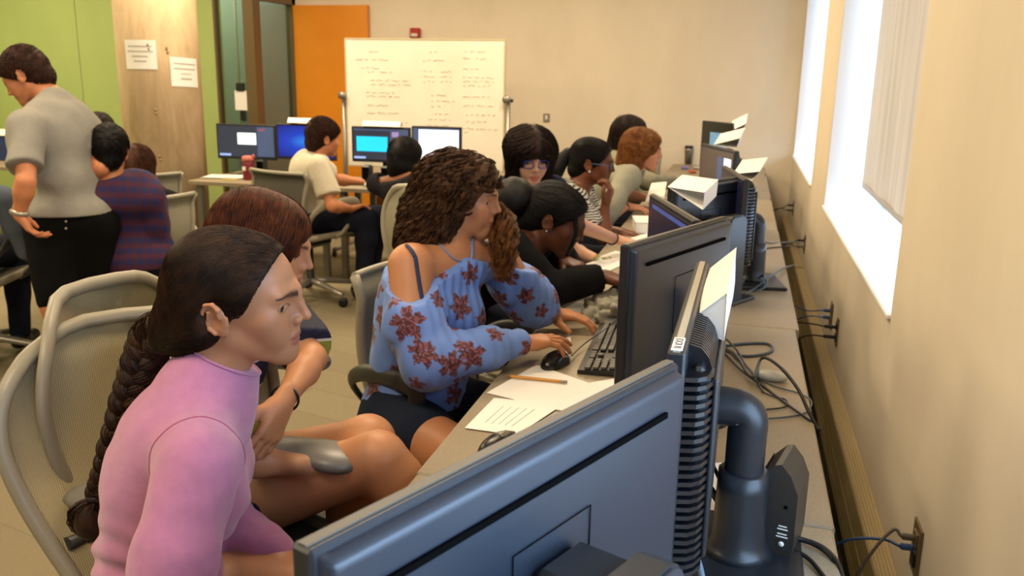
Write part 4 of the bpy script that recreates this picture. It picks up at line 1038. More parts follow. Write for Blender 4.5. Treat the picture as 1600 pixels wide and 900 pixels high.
def mesh_part(name, f, res, m, root, color=None, relax=1, keep=None, lo=None, hi=None):
    V, F = f.mesh(res, lo, hi, keep)
    if not len(V): return None
    C = None if color is None else (color(V) if callable(color) else np.tile(np.array(lin(color)[:3]), (len(V), 1)))
    return np_mesh(name, V, F, m, root, C, relax=relax)
# ============================================================ PEOPLE
def finish_head(F, root, skin, lip, brow, body_f, res, lo=None, hi=None, **kw):
    pass
def body_mesh(root, f, F, skin, lip, brow, res, res_head=None, head_r=.20, m=None, hands=None, res_hand=.0028, fc={}, extra=None):
    """the skin of a person as one mesh: coarse body, finer head and hands cut from the same solid"""
    Vs, Fs = [], []; n = 0
    hc = F.o - F.R[:, 2] * .02
    zones = ([(hc, head_r * F.s, res_head)] if res_head else []) + ([(h, .115, res_hand) for h in hands] if hands else [])
    def add(V, Q):
        nonlocal n
        if len(V): Vs.append(V); Fs.append(Q + n); n += len(V)
    V, Q = f.mesh(res)
    if zones:
        inz = np.zeros(len(V), bool)
        for c, r, _ in zones: inz |= np.linalg.norm(V - c, axis=1) < r - .012
        Q = Q[~inz[Q].all(1)]; u = np.unique(Q); mp = np.zeros(len(V), int); mp[u] = np.arange(len(u)); V = V[u]; Q = mp[Q]
    add(V, Q)
    for c, r, rs in zones:
        V, Q = f.mesh(rs, c - r, c + r, keep=lambda cen, R: np.linalg.norm(cen - c, axis=1) < r + R)
        ok = np.linalg.norm(V - c, axis=1) < r; Q = Q[ok[Q].all(1)]; u = np.unique(Q); mp = np.zeros(len(V), int); mp[u] = np.arange(len(u)); V = V[u]; Q = mp[Q]
        add(V, Q)
    V = np.vstack(Vs); Q = np.vstack(Fs)
    C = face_color(F, V, skin, lip, brow, **fc)
    if extra: C = extra(V, C)
    return np_mesh('body', V, Q, m or M_SKIN, root, C, relax=1)
def hair_cap(F, thick=.010, front=(.083, .078), low=(.012, -.02), ears=True, top=0, nape=-.06, wide=0):
    """close-fitting hair on the skull, open at the face"""
    f = Field(); t = thick
    F.ell(f, (0, -.020, .044 + top / 2), (.071 + t + wide, .090 + t, .076 + t + top / 2), k=.03)
    F.ell(f, (0, .034, .042), (.060 + t + wide, .052 + t, .058 + t), k=.03)
    F.cone(f, (0, -.050, .0), (0, -.062, nape), .060 + t, .045 + t, k=.03)
    a = np.array([0, front[0], front[1]]); b = np.array([0, low[0], low[1]]); d = b - a; n = norm(np.array([0, -d[2], d[1]])); n = n if n[1] > 0 else -n
    nw = F.R @ n; c = F.p(a); f.cuts.append((c, nw))
    if ears:
        for q in (-1, 1): F.ell(f, (q * .096, -.014, -.001), (.034, .033, .038), k=.006, sub=True)
    return f
def hair_mesh(root, name, f, res, m, disp=.0012, relax=1):
    return mesh_part(name, f, res, m, root, relax=relax)
def armhole_seam(f, root, c, axis, r, m, mmr=.0016, n=60):
    axis = norm(axis); a = norm(np.cross(axis, [0, 0, 1.])); b = np.cross(axis, a); P = np.array([c + r * (a * math.cos(t) + b * math.sin(t)) for t in np.linspace(0, 2 * PI, n, endpoint=False)])
    for _ in range(6): 
        g = f.grad(P); g = g - np.outer(g @ axis, axis); P = P - g * f.val(P)[:, None] * .8
    o = MB().tube(P, mmr, 6, closed=True).build('shoulder_seam', m, root); o.location = -np.array(root.location); return o
def braid(C, r, nper, m, root, name='braid', strands=26, lift=None, seed=3):
    """three plaited locks round the centre line C (n,3), each lock a bundle of strands"""
    n = len(C); T = np.gradient(C, axis=0); T /= np.linalg.norm(T, axis=1)[:, None]; ref = np.array([.3, -.9, .2]); a = np.cross(T, ref); a /= np.linalg.norm(a, axis=1)[:, None]; b = np.cross(T, a)
    s_ = np.linspace(0, 1, n) ; rr = np.interp(s_, np.linspace(0, 1, len(r)), r); mb = MB(); paths = []; rg = np.random.default_rng(seed)
    for q in range(3):
        ph = q * 2 * PI / 3; t = s_ * nper * 2 * PI + ph
        L = C + a * (rr * .62 * np.sin(t))[:, None] + b * (rr * .36 * np.sin(2 * t))[:, None]
        mb.tube(L, rr * .56, 10)
        TL = np.gradient(L, axis=0); TL /= np.linalg.norm(TL, axis=1)[:, None]; u = np.cross(TL, ref); u /= np.linalg.norm(u, axis=1)[:, None]; w = np.cross(TL, u)
        for k_ in range(strands):
            an = rg.uniform(0, 6.28) + s_ * rg.uniform(-2, 2) * 3; rad = rr * .56 * rg.uniform(.97, 1.10)
            paths.append(L + u * (np.cos(an) * rad)[:, None] + w * (np.sin(an) * rad)[:, None])
    o = mb.build(name, m, root); o.location = -np.array(root.location)
    V, Q = strands_geo(np.array(paths), .0009, 3, False); np_mesh('braid_strands', V, Q, m, o).location = (0, 0, 0)
    return o
SKIN_L, LIP_L = '#c48a68', '#a8574c'

# ------------------------------------------------ the girl in the pink sweater
def make_pink():
    root = person_root('seated young woman in a pink sweater with a long dark braid over her back', (-.88, 1.14, .45))
    F = Frame((-.752, 1.197, 1.110), (.962, .262, -.05), (.084, -.10, .99), .965)
    J = dict(neck=(-.800, 1.172, .985), pelvis=(-.895, 1.13, .56), spine=(-.885, 1.14, .76), shR=(-.735, 1.040, .902), shL=(-.885, 1.305, .900), elR=(-.735, .905, .69), elL=(-.97, 1.33, .68),
             wrR=(-.50, .96, .62), wrL=(-.78, 1.31, .60), hipR=(-.88, 1.04, .53), hipL=(-.92, 1.22, .53), knR=(-.47, 1.02, .55), knL=(-.50, 1.29, .55), anR=(-.45, 1.03, .12), anL=(-.48, 1.30, .12))
    B = Body(J, .965, build=.85, bust=1.0, arm=.94)
    f = Field(); head_field(F, f); B.neck(f, F, r=.047); B.torso(f, -.006); 
    for s in 'RL': B.armf(f, s, 0); B.legf(f, s)
    hR = hand(f, B.J['wrR'], (.9, .3, -.15), (0, .2, -1), 1, .93); hL = hand(f, B.J['wrL'], (.9, -.3, -.1), (0, -.2, -1), -1, .93)
    body_mesh(root, f, F, '#b17c5a', '#96504a', '#24140e', .008, .0016, .165, hands=[B.J['wrR'] + [.06, .02, 0], B.J['wrL'] + [.06, -.02, 0]], fc=dict(browthick=.0062, brow_arch=.003))
    eyes(F, root, (.20, 1, -.06), '#2a160c', lashes=False)
    # sweater
    g = Field(); B.torso(g, .012, k=.035); 
    for s in 'RL': B.armf(g, s, .014, k=.022)
    g.cone(B.J['neck'] - B.up * .07, F.p((0, -.022, -.075)), .075, .058, .03)
    nn = norm(F.p((0, -.02, -.05)) - B.J['neck']); cutp = F.p((0, .0, -.112)); nv = norm(nn + norm([.5, .1, 0]) * .10)
    g.cuts.append((cutp, nv)); g.cuts.append((np.array([0, 0, .52]), np.array([0, 0, -1.]))); 
    g.cuts.append((B.J['wrR'] - [.02, 0, 0], norm([1, .2, 0]))) ; 
    gd = np.array([1, 1, .55])
    def wr(P, v):
        w = .0040 * fnoise(P * gd, 22, 5) + .0022 * fnoise(P, 55, 6); rd = 1 - np.abs(fnoise(P * np.array([1, 1, .35]) + .1 * P[:, 2:3], 26, 15)); w = w - .0075 * np.clip(rd - .55, 0, 1) * np.clip((.93 - P[:, 2]) / .1, 0, 1)
        # creases in the bend of the elbow and at the waist
        w += .004 * np.sin(P[:, 2] * 150 + 6 * fnoise(P, 10, 3)) * np.exp(-((P[:, 2] - .70) / .07) ** 2)
        return w
    g.disp = wr
    M = cloth('pink sweater knit', '#b4769b', .9, 1400, .55, (50, .07), .4)
    mesh_part('sweater', g, .0052, M, root, relax=2)
    M2 = cloth('pink sweater seam', '#a4607e', .9, 1400, .4)
    for s in 'RL':
        ax = norm(B.J['sh' + s] - (B.J['shL'] + B.J['shR']) / 2); armhole_seam(g, root, B.J['sh' + s] - ax * .022 + np.array([0, 0, -.03]), ax, .08, M2)
    # rib of the collar, following the cut
    P = []; cc = F.p((0, -.020, -.09)); a = norm(np.cross(nv, [0, 1, 0])); b = np.cross(nv, a); cc = cc - nv * ((cc - cutp) @ nv)
    for t in np.linspace(0, 2 * PI, 50, endpoint=False):
        d = a * math.cos(t) + b * math.sin(t); lo_, hi_ = 0.02, .12
        for _ in range(18):
            mid = (lo_ + hi_) / 2
            if g.val((cc + d * mid - nv * .004)[None])[0] < 0: lo_ = mid
            else: hi_ = mid
        P.append(cc + d * (lo_ - .001) - nv * .002)
    o = MB().tube(P, .0024, 8, closed=True).build('collar', M, root); o.location = -np.array(root.location)
    # patterned shorts: white flecks on black
    s_ = Field(); B.torso(s_, .008); 
    for q in 'RL': B.legf(s_, q, .012, calf=False, tmax=.75)
    s_.cuts.append((np.array([0, 0, .60]), np.array([0, 0, 1.]))); s_.disp = wrinkle(.003, 30, 8)
    k = NT('black shorts with white flecks'); vo = k.n('ShaderNodeTexVoronoi', Scale=95); k.l(k.tc(scale=(1, 1, .6)), vo.inputs['Vector']); k.l(k.ramp(vo.outputs['Distance'], [(.30, lin('#cfc9c0')), (.36, lin('#0e0d10'))]), k.b.inputs['Base Color']); k.b.inputs['Roughness'].default_value = .8
    mesh_part('shorts', s_, .008, k.m, root, relax=1)
    # hair
    H = hairmat('dark brown hair', '#170d07', '#3f2716', .5)
    h = hair_cap(F, .0055, (.070, .090), (.014, -.016), True, nape=-.045)
    F.cone(h, (0, -.055, .01), (0, -.108, -.045), .060, .034, k=.03); F.cone(h, (0, -.10, -.03), (0, -.122, -.070), .034, .026, k=.02)
    F.cone(h, (.045, -.045, -.03), (.02, -.085, -.06), .032, .030, k=.025)
    tgt = F.p((0, -.128, -.075)); 
    cap = hair_mesh(root, 'hair', h, .0032, H)
    ok = lambda P: (F.inv(P)[:, 2] > -.07)
    st = surf_points(h, 9000, F.o - .16, F.o + .16, ok, 1)
    def flow(P):
        L = F.inv(P); d = (tgt - P); d /= np.linalg.norm(d, axis=1)[:, None]; up = F.R[:, 2]; w = np.clip((L[:, 1] - .0) / .09, 0, 1)[:, None]
        return d + up * .55 * w
    def stopf(P): L = F.inv(P); return (((L[:, 1] + .013) / .026) ** 2 + (L[:, 2] / .031) ** 2 < 1) & (np.abs(L[:, 0]) > .055)
    st = st[~stopf(st)]
    V, Q = grow(h, st, flow, 13, .011, .0012, .05, 2, r=.00038, seg=3, stop=stopf); np_mesh('hair_strands', V, Q, H, cap).location = (0, 0, 0)
    # loose short hairs at temple and nape
    st = np.array([F.p((.070 + random.uniform(-.003, .003), .018 + random.uniform(-.02, .02), -.010 + random.uniform(-.03, .02))) for _ in range(0)] + [F.p((.055, -.055 + random.uniform(-.02, .02), -.07 + random.uniform(-.01, .01))) for _ in range(40)])
    V, Q = grow(h, st, lambda P: np.tile(F.R @ norm([.25, -.1, -1]), (len(P), 1)), 8, .005, .002, .35, 3, follow=.6, r=.00025); np_mesh('loose_hairs', V, Q, H, cap).location = (0, 0, 0)
    D0 = 1.44
    C = spline([F.p((0, -.118, -.060)), at(240, 528, 1.47), at(221, 575, 1.475), at(200, 628, 1.475), at(178, 690, 1.475), at(160, 745, 1.475), at(146, 778, 1.475)], 150)
    br = braid(C, [.033, .032, .028, .022, .017, .014], 5.2, H, root)
    e = C[-1]; T_ = MB()
    paths = []
    rg = np.random.default_rng(9)
    for i in range(420):
        a_, l_ = rg.uniform(0, 6.28), rg.uniform(.05, .085); R_ = rg.uniform(.3, 1) * .030; pp = []
        dx = CR[:, 0]; dz = np.array([0, 0, -1.]); dd = CR[:, 2]
        for t in np.linspace(0, 1, 12):
            bul = math.sin(PI * min(1, t * .8 + .12)); pp.append(e + dz * l_ * t + (dx * math.cos(a_) + dd * math.sin(a_) * .7) * R_ * bul - dx * .018 * math.sin(t * 2.4) + rg.normal(size=3) * .0006)
        paths.append(pp)
    V, Q = strands_geo(np.array(paths), .0010, 3); np_mesh('braid_end', V, Q, H, br).location = (0, 0, 0)
    t2 = Field().ell(e + [0, 0, -.04] - CR[:, 0] * .012, (.026, .024, .038)); mesh_part('braid_tuft', t2, .005, H, root)
    MB().tube([e + [.0, 0, .006], e + [0, 0, -.004]], .013, 12).build('hair_tie', M_BLACK, root).location = -np.array(root.location)
    return root
make_pink()
def on_surface(f, o, d, tmax=1.5):
    """first point where a ray from o along d meets the solid f"""
    d = norm(d); t = 0.0; P = np.array(o, float)
    for _ in range(160):
        v = f.val((P + d * t)[None])[0]
        if v < .0006: return P + d * t
        t += max(v * .7, .001)
        if t > tmax: return None
    return P + d * t
def surf_line(f, pts, off=.001, n=40):
    """a curve laid onto the surface of f through rough points"""
    C = spline(pts, n)
    for _ in range(8): C = C - f.grad(C) * (f.val(C) - off)[:, None]
    return C
def localize(o, root): o.location = -np.array(root.location); return o

# ------------------------------------------------ the girl in the floral blouse
def make_floral():
    root = person_root('young woman with curly brown hair in a blue floral off-shoulder blouse', (-.84, 2.06, .45))
    F = Frame((-.712, 2.225, 1.140), (.975, .18, -.12), (.118, 0, .993), .945)
    J = dict(neck=(-.735, 2.175, 1.010), pelvis=(-.810, 2.13, .57), spine=(-.795, 2.13, .80), shR=(-.790, 2.050, .990), shL=(-.640, 2.330, .970), elR=(-.735, 1.93, .770), elL=tuple(at(822, 468, 2.52)),
             wrR=(-.508, 2.095, .797), wrL=(-.512, 2.45, .785), hipR=(-.83, 2.04, .545), hipL=(-.76, 2.20, .545), knR=(-.50, 1.80, .575), knL=(-.40, 2.12, .56), anR=(-.45, 1.82, .12), anL=(-.40, 2.12, .12))
    B = Body(J, .945, build=.92, bust=1.0, arm=.90, leg=1.0)
    f = Field(); head_field(F, f); B.neck(f, F, r=.046); B.torso(f, -.004, k=.035)
    for s in 'RL': B.armf(f, s, 0, k=.02); B.legf(f, s)
    for q in 'RL': f.cone(B.J['sh' + q], B.J['sh' + q] * .5 + B.J['el' + q] * .5, .056, .047, .02)
    # collar bones
    for q in 'RL': f.cone(B.J['neck'] + B.fw * .045 - B.up * .03, B.J['sh' + q] * .75 + B.J['neck'] * .25 + B.fw * .035 - B.up * .005, .008, .007, .02)
    hand(f, B.J['wrR'], (.75, .62, -.02), (.05, .05, -1), 1, .90, thumb=((.040, .036, -.020), (.050, .060, -.032), (.050, .082, -.040)), fcurl=[(.12, .25, .25), (.10, .28, .28), (.2, .45, .35), (.3, .55, .4)], spread=.16)
    hand(f, B.J['wrL'], (.93, .25, -.12), (0, 0, -1), -1, .90, curl=(.18, .38, .30), spread=.14, thumb=((.046, .034, -.016), (.066, .052, -.026), (.078, .070, -.034)))
    body_mesh(root, f, F, '#bb8058', '#a2564a', '#2e1a10', .007, .0019, .165, hands=[B.J['wrR'] + [.075, .06, -.01], B.J['wrL'] + [.09, .02, -.01]], res_hand=.0026, fc=dict(browthick=.0042, brow_arch=.004, blush='#c07058'))
    eyes(F, root, (.40, 1, -.15), '#2a170c', lashes=False)
    # blouse: gathered off-shoulder top hung from a halter neckline
    g = Field(); B.torso(g, .014, k=.045); g.ell(B.J['pelvis'] + [.02, 0, .06], (.122, .118, .12), None, .05)
    J_ = B.J
    for s in 'RL':
        a, b, c = J_['sh' + s], J_['el' + s], J_['wr' + s]
        g.cone(a, a * .4 + b * .6, .062, .070, .03); g.cone(a * .4 + b * .6, b + (c - b) * .15, .070, .068, .03); q = b + (c - b) * .68
        g.cone(b + (c - b) * .1, q, .066, .056, .03); g.cone(q, b + (c - b) * .90, .056, .034, .02); g.cone(b + (c - b) * .90, b + (c - b) * .99, .034, .034, .010)
    sm = (J_['shL'] + J_['shR']) / 2; R3 = np.column_stack([B.rt, B.fw, B.up])
    peak = B.J['neck'] + B.fw * .090 - B.up * .008 - B.rt * .012
    g.cuts.append(lambda P: ((P - peak) @ B.up + np.where((P - peak) @ B.rt > 0, .54, .10) * np.minimum(np.abs((P - peak) @ B.rt), .20) - .03 * np.clip(-((P - peak) @ B.fw) / .2, 0, 1)) * .86)
    g.cuts.append((np.array([0, 0, .60]), np.array([0, 0, -1.])))
    for s in 'RL': pass
    def wr(P, v):
        X = P @ B.rt; Y = P @ B.fw; Zz = P[:, 2]
        ga = .0030 * np.sin(X * 210 + 3 * fnoise(P, 9, 2)) * np.clip((Zz - .70) / .2, .25, 1)       # vertical gathers
        return ga + .0045 * fnoise(P * np.array([1, 1, .7]), 30, 7) + .002 * fnoise(P, 70, 4)
    g.disp = wr
    V, Q = g.mesh(.0042)
    base = np.array(lin('#688ad0')[:3]); C = np.tile(base, (len(V), 1)); C = C * (1 + .10 * fnoise(V, 40, 12)[:, None])
    G_ = g.grad(V)
    stamps = [(637, 505, .052), (655, 545, .034), (735, 428, .038), (721, 478, .042), (756, 472, .040), (760, 505, .036), (684, 468, .030), (705, 570, .040), (738, 556, .042), (622, 582, .030), (668, 556, .034), (705, 512, .028), (742, 600, .026), (792, 432, .030), (822, 462, .030), (846, 486, .026), (612, 470, .024), (690, 430, .020), (775, 520, .03), (720, 540, .022), (650, 600, .028)]
    cs = []
    for (x, y, r) in stamps:
        p = on_surface(g, CC, ray(x, y), 4)
        if p is not None: cs.append((p, r * .86))
    rg = np.random.default_rng(21); ii = rg.permutation(len(V))
    for i in ii[:4000]:                                  # the same motif carries on round the back
        if all(np.linalg.norm(V[i] - c) > r + .042 for c, r in cs): cs.append((V[i], rg.uniform(.026, .036)))
    mar = np.array(lin('#451622')[:3]); pk = np.array(lin('#8a5056')[:3]); 
    for (c, r) in cs:
        n_ = g.grad(c[None])[0]; u = norm(np.cross(n_, [0, 0, 1.])); w = np.cross(n_, u); d = V - c
        x, y, zz = d @ u, d @ w, d @ n_; rr = np.hypot(x, y); an = np.arctan2(y, x); ph = rg.uniform(0, 6.28)
        pet = .40 + .60 * np.abs(np.cos(2.5 * an + ph)) ** .7 + .10 * np.sin(11 * an + ph * 3); m = (rr < r * pet) & (np.abs(zz) < r * 1.0) & (G_ @ n_ > .1)
        line = np.abs(np.sin(15 * an + ph + rr * 60)) > .80
        C[m] = mar; C[m & line & (rr > r * .15)] = pk
    k = NT('floral blouse cloth'); a = k.n('ShaderNodeAttribute', _attribute_name='Col'); k.l(a.outputs[0], k.b.inputs['Base Color']); k.b.inputs['Roughness'].default_value = .7; k.b.inputs['Sheen Weight'].default_value = .15; k.bump(k.noise(k.tc(), 500, 2), .2, .001)
    np_mesh('blouse', V, Q, k.m, root, C, relax=1)
    Mb = mat('halter strap blue', '#6f8cc6', .7); Mn = mat('navy strap', '#1d2a4c', .7)
    body = f
    nk = lambda a, b: B.J['neck'] + R3 @ np.array([a, b, 0]) 
    for q in (1, -1):
        C_ = surf_line(body, [peak + R3 @ np.array([q * .006, .0, .0]), B.J['neck'] + R3 @ np.array([q * .036, .045, -.01]), B.J['neck'] + R3 @ np.array([q * .056, .0, .02]), B.J['neck'] + R3 @ np.array([q * .03, -.05, .03])], .0015)
        localize(MB().tube(C_, .0036, 6, flat=.5).build('halter_strap', Mb, root), root)
    C_ = surf_line(body, [at(634, 378, 2.20) , at(652, 384, 2.14), at(668, 408, 2.10), at(680, 440, 2.10), at(684, 470, 2.12)], .002)
    localize(MB().tube(C_, .0060, 6, flat=.4).build('bra_strap', Mn, root), root)
    # dark shorts
    s_ = Field(); B.torso(s_, .010)
    for q in 'RL': B.legf(s_, q, .016, calf=False, tmax=.30)
    s_.cuts.append((np.array([0, 0, .66]), np.array([0, 0, 1.]))); s_.disp = wrinkle(.003, 30, 8)
    mesh_part('shorts', s_, .007, cloth('navy denim', '#1b2233', .85, 700, .3), root, relax=1)
    for q in 'RL':
        sh = Field(); a = B.J['an' + q]; sh.cone(a + [0, 0, -.05], a + [.03, 0, -.085], .042, .038, .02); sh.cone(a + [-.02, 0, -.09], a + [.14, 0, -.095], .034, .032, .02); sh.cuts.append((np.array([0, 0, .002]), np.array([0, 0, -1.])))
        mesh_part('shoe', sh, .008, M_BLACK, root)
    # hair: long loose curls
    H = hairmat('brown curly hair', '#27150b', '#6f4928', .55); H2 = hairmat('brown curly hair lighter ends', '#4a2814', '#8f5a2c', .55)
    h = hair_cap(F, .016, (.094, .066), (.040, -.040), False, nape=-.06, wide=.004)
    c = lambda a, b, ra, rb: F.cone(h, a, b, ra, rb, k=.035)
    c((0, -.045, .03), (.020, -.088, -.06), .076, .062); c((.020, -.09, -.06), (.045, -.095, -.130), .060, .050); c((.045, -.095, -.130), (.05, -.100, -.165), .048, .030)
    c((.062, -.022, .030), (.064, -.055, -.075), .034, .040); c((.062, -.055, -.07), (.050, -.105, -.130), .042, .040)
    c((0, .050, .085), (.045, .055, .060), .026, .024)
    c((-.058, .030, .03), (-.074, .060, -.050), .028, .030); LK = [F.p((-.070, .050, -.030)), at(783, 345, 2.40), at(788, 390, 2.32), at(788, 436, 2.28)]; h.chain(LK[:3], [.016, .014, .010], .03)
    h.cuts = []
    F.ell(h, (0.030, .094, -.024), (.080, .062, .092), k=.012, sub=True); F.ell(h, (.0, .045, -.120), (.054, .085, .045), k=.015, sub=True)
    h.disp = lambda P, v: .0050 * fnoise(P, 62, 31) + .003 * fnoise(P, 120, 32)
    cap = hair_mesh(root, 'hair', h, .005, H, relax=1)
    hs = Field(); hs.p = h.p
    ok = lambda P: np.ones(len(P), bool)
    st = surf_points(hs, 900, F.o - .32, F.o + .24, ok, 5); rg5 = np.random.default_rng(3)
    R = F.R
    def stopf(P): L = F.inv(P); return (L[:, 1] > .040) & (np.abs(L[:, 0] - .02) < .075) & (L[:, 2] < .050) & (L[:, 2] > -.12) & (L[:, 0] > -.058)
    def flow(P):
        L = F.inv(P); d = np.zeros_like(L); d[:, 2] = -1; top = np.clip((L[:, 2] - .02) / .09, 0, 1)
        d[:, 1] = np.where(L[:, 0] > -.03, -.55, .25) * (.35 + top); d[:, 0] = np.sign(L[:, 0] + .015) * top * .8
        return d @ R.T
    st = st[~stopf(st)]; lit = (np.linalg.norm(st - LK[1], axis=1) < .09) | (np.linalg.norm(st - LK[2], axis=1) < .09) | (np.linalg.norm(st - LK[3], axis=1) < .07); right = ~lit
    for m, HH, nm, sd in ((right, H, 'curls', 1), (~right, H2, 'light_curls', 2)):
        V, Q = grow(hs, st[m], flow, 24, .0070, .006, .30, sd, curl=.0065, curlw=95, r=.00055, seg=3, stop=stopf, bundle=(13, .0050)); np_mesh(nm, V, Q, HH, cap).location = (0, 0, 0)
    LC = spline([F.p((-.045, .055, .060)), F.p((-.066, .062, .010))] + LK, 60); T = np.gradient(LC, axis=0); T /= np.linalg.norm(T, axis=1)[:, None]; u = np.cross(T, [.2, -.9, .3]); u /= np.linalg.norm(u, axis=1)[:, None]; w = np.cross(T, u); rgk = np.random.default_rng(5); paths = []
    R_ = np.interp(np.linspace(0, 1, 60), [0, .25, .55, .85, 1], [.012, .026, .038, .036, .020])
    for gi in range(120):
        a0, r0, ph, fq = rgk.uniform(0, 6.28), math.sqrt(rgk.uniform(.02, 1)), rgk.uniform(0, 6.28), rgk.uniform(5, 8); tt = np.linspace(0, 1, 60) * rgk.uniform(.86, 1.06); base = np.stack([np.interp(np.minimum(tt, 1), np.linspace(0, 1, 60), LC[:, k_]) for k_ in range(3)], 1); cu = .0075 * np.minimum(1, tt * 3)
        base = base + u * (np.cos(a0) * r0 * R_ + cu * np.cos(fq * 6.28 * tt + ph))[:, None] + w * (np.sin(a0) * r0 * R_ + cu * np.sin(fq * 6.28 * tt + ph))[:, None]
        for si in range(14): paths.append(base + rgk.normal(size=3) * .0022 + rgk.normal(size=(60, 3)) * .0003)
    V, Q = strands_geo(np.array(paths), .00055, 3); np_mesh('side_lock', V, Q, H2, cap).location = (0, 0, 0)
    return root
make_floral()

# ------------------------------------------------ the one in the striped tee with crossed bare legs
def make_striped():
    root = person_root('auburn-haired young person in a green and navy striped tee, bare legs crossed', (-1.02, 1.60, .45))
    F = Frame((-.965, 1.640, 1.103), (.93, .26, -.25), (.25, 0, .97), .95)
    J = dict(neck=(-1.03, 1.605, .97), pelvis=(-1.08, 1.58, .56), spine=(-1.10, 1.58, .80), shR=(-1.00, 1.45, .945), shL=(-1.03, 1.79, .945), elR=(-.92, 1.42, .72), elL=tuple(at(487, 560, 1.90)),
             wrR=(-.80, 1.47, .70), wrL=tuple(at(442, 628, 1.72)), hipR=(-1.05, 1.49, .54), hipL=(-1.06, 1.68, .54), knR=tuple(at(590, 718, 1.80)), knL=tuple(at(575, 690, 1.93)), anR=tuple(at(690, 840, 1.85)), anL=(-.85, 1.62, .20))
    B = Body(J, .95, build=.88, bust=.6, arm=.80, leg=.95)
    f = Field(); head_field(F, f); B.neck(f, F); B.torso(f, -.004)
    for s in 'RL': B.armf(f, s, 0, k=.02); B.legf(f, s)
    f.cone(B.J['anL'], B.J['anL'] + [.14, .0, -.10], .034, .026, .02); f.cone(B.J['anR'], B.J['anR'] + [.10, 0, -.08], .034, .026, .02)
    d = norm(np.array([-.15, -.35, -.45])); hand(f, B.J['wrL'], (-.10, -.45, -.55), (-.9, .2, .1), -1, .9, curl=(.3, .5, .4)); hand(f, B.J['wrR'], (.35, .75, -.25), (.2, 0, -1), 1, .9)
    body_mesh(root, f, F, '#c0875f', '#a2564a', '#3a2010', .0068, .0026, .165, hands=[B.J['wrL'] + [-.0, -.05, -.05], B.J['wrR'] + [.03, .06, -.02]], res_hand=.003)
    eyes(F, root, (0, 1, -.2))
    g = Field(); B.torso(g, .013)
    for s in 'RL': 
        a, b = B.J['sh' + s], B.J['el' + s]; g.cone(a, b, .066, .060, .03, cut=(-9, .86))
    g.cuts.append((B.J['neck'] + B.up * .005, norm(B.up + B.fw * .15))); g.cuts.append((np.array([0, 0, .55]), np.array([0, 0, -1.])))
    g.disp = wrinkle(.005, 24, 3)
    k = NT('striped tee'); v = k.sep(k.tc()); z = k.math('ADD', v[2], k.math('MULTIPLY', v[1], .12)); fr_ = k.math('FRACT', k.math('MULTIPLY', z, 9.0))
    k.l(k.ramp(fr_, [(0, lin('#171b33')), (.40, lin('#171b33')), (.42, lin('#d8d4c0')), (.47, lin('#8d9434')), (.80, lin('#8d9434')), (.82, lin('#d8d4c0')), (.88, lin('#171b33'))], 'CONSTANT'), k.b.inputs['Base Color']); k.b.inputs['Roughness'].default_value = .85
    mesh_part('striped_tee', g, .006, k.m, root, relax=1)
    s_ = Field(); B.torso(s_, .008)
    for q in 'RL': B.legf(s_, q, .014, calf=False, tmax=.28)
    s_.cuts.append((np.array([0, 0, .62]), np.array([0, 0, 1.]))); mesh_part('shorts', s_, .008, cloth('navy denim', '#1b2233'), root)
    wl = B.J['wrL'] * .93 + B.J['elL'] * .07; ax = norm(B.J['wrL'] - B.J['elL']); a = norm(np.cross(ax, [0, 0, 1.])); b = np.cross(ax, a)
    localize(MB().tube([wl + (a * math.cos(t) + b * math.sin(t)) * .027 for t in np.linspace(0, 2 * PI, 30, endpoint=False)], .0028, 6, closed=True).build('hair_tie', M_BLACK, root), root)
    H = hairmat('auburn hair', '#351507', '#6f3413', .42)
    h = hair_cap(F, .010, (.094, .064), (.075, -.080), False, nape=-.09, wide=.002)
    for q in (-1, 1): F.cone(h, (q * .060, .030, .04), (q * .066, .036, -.075), .036, .026, k=.03); F.cone(h, (q * .06, -.02, .0), (q * .058, -.01, -.13), .045, .030, k=.03)
    F.cone(h, (0, -.05, -.03), (0, -.055, -.14), .075, .045, k=.03)
    cap = hair_mesh(root, 'hair', h, .0045, H)
    hs = Field(); hs.p = h.p; hs.cuts = h.cuts
    st = surf_points(hs, 6500, F.o - .25, F.o + .2, lambda P: np.ones(len(P), bool), 5)
    def flow(P):
        L = F.inv(P); d = np.zeros_like(L); d[:, 2] = -1; top = np.clip((L[:, 2] - .03) / .08, 0, 1); d[:, 0] = np.sign(L[:, 0] + .01) * top * 1.1; d[:, 1] = .25 * top - .1; return d @ F.R.T
    stopf = lambda P: (lambda L: (L[:, 1] > .045) & (np.abs(L[:, 0]) < .050) & (L[:, 2] < .045))(F.inv(P))
    V, Q = grow(hs, st[~stopf(st)], flow, 14, .010, .003, .12, 6, r=.0005, curl=.0012, curlw=60, stop=stopf); np_mesh('hair_strands', V, Q, H, cap).location = (0, 0, 0)
    return root
make_striped()
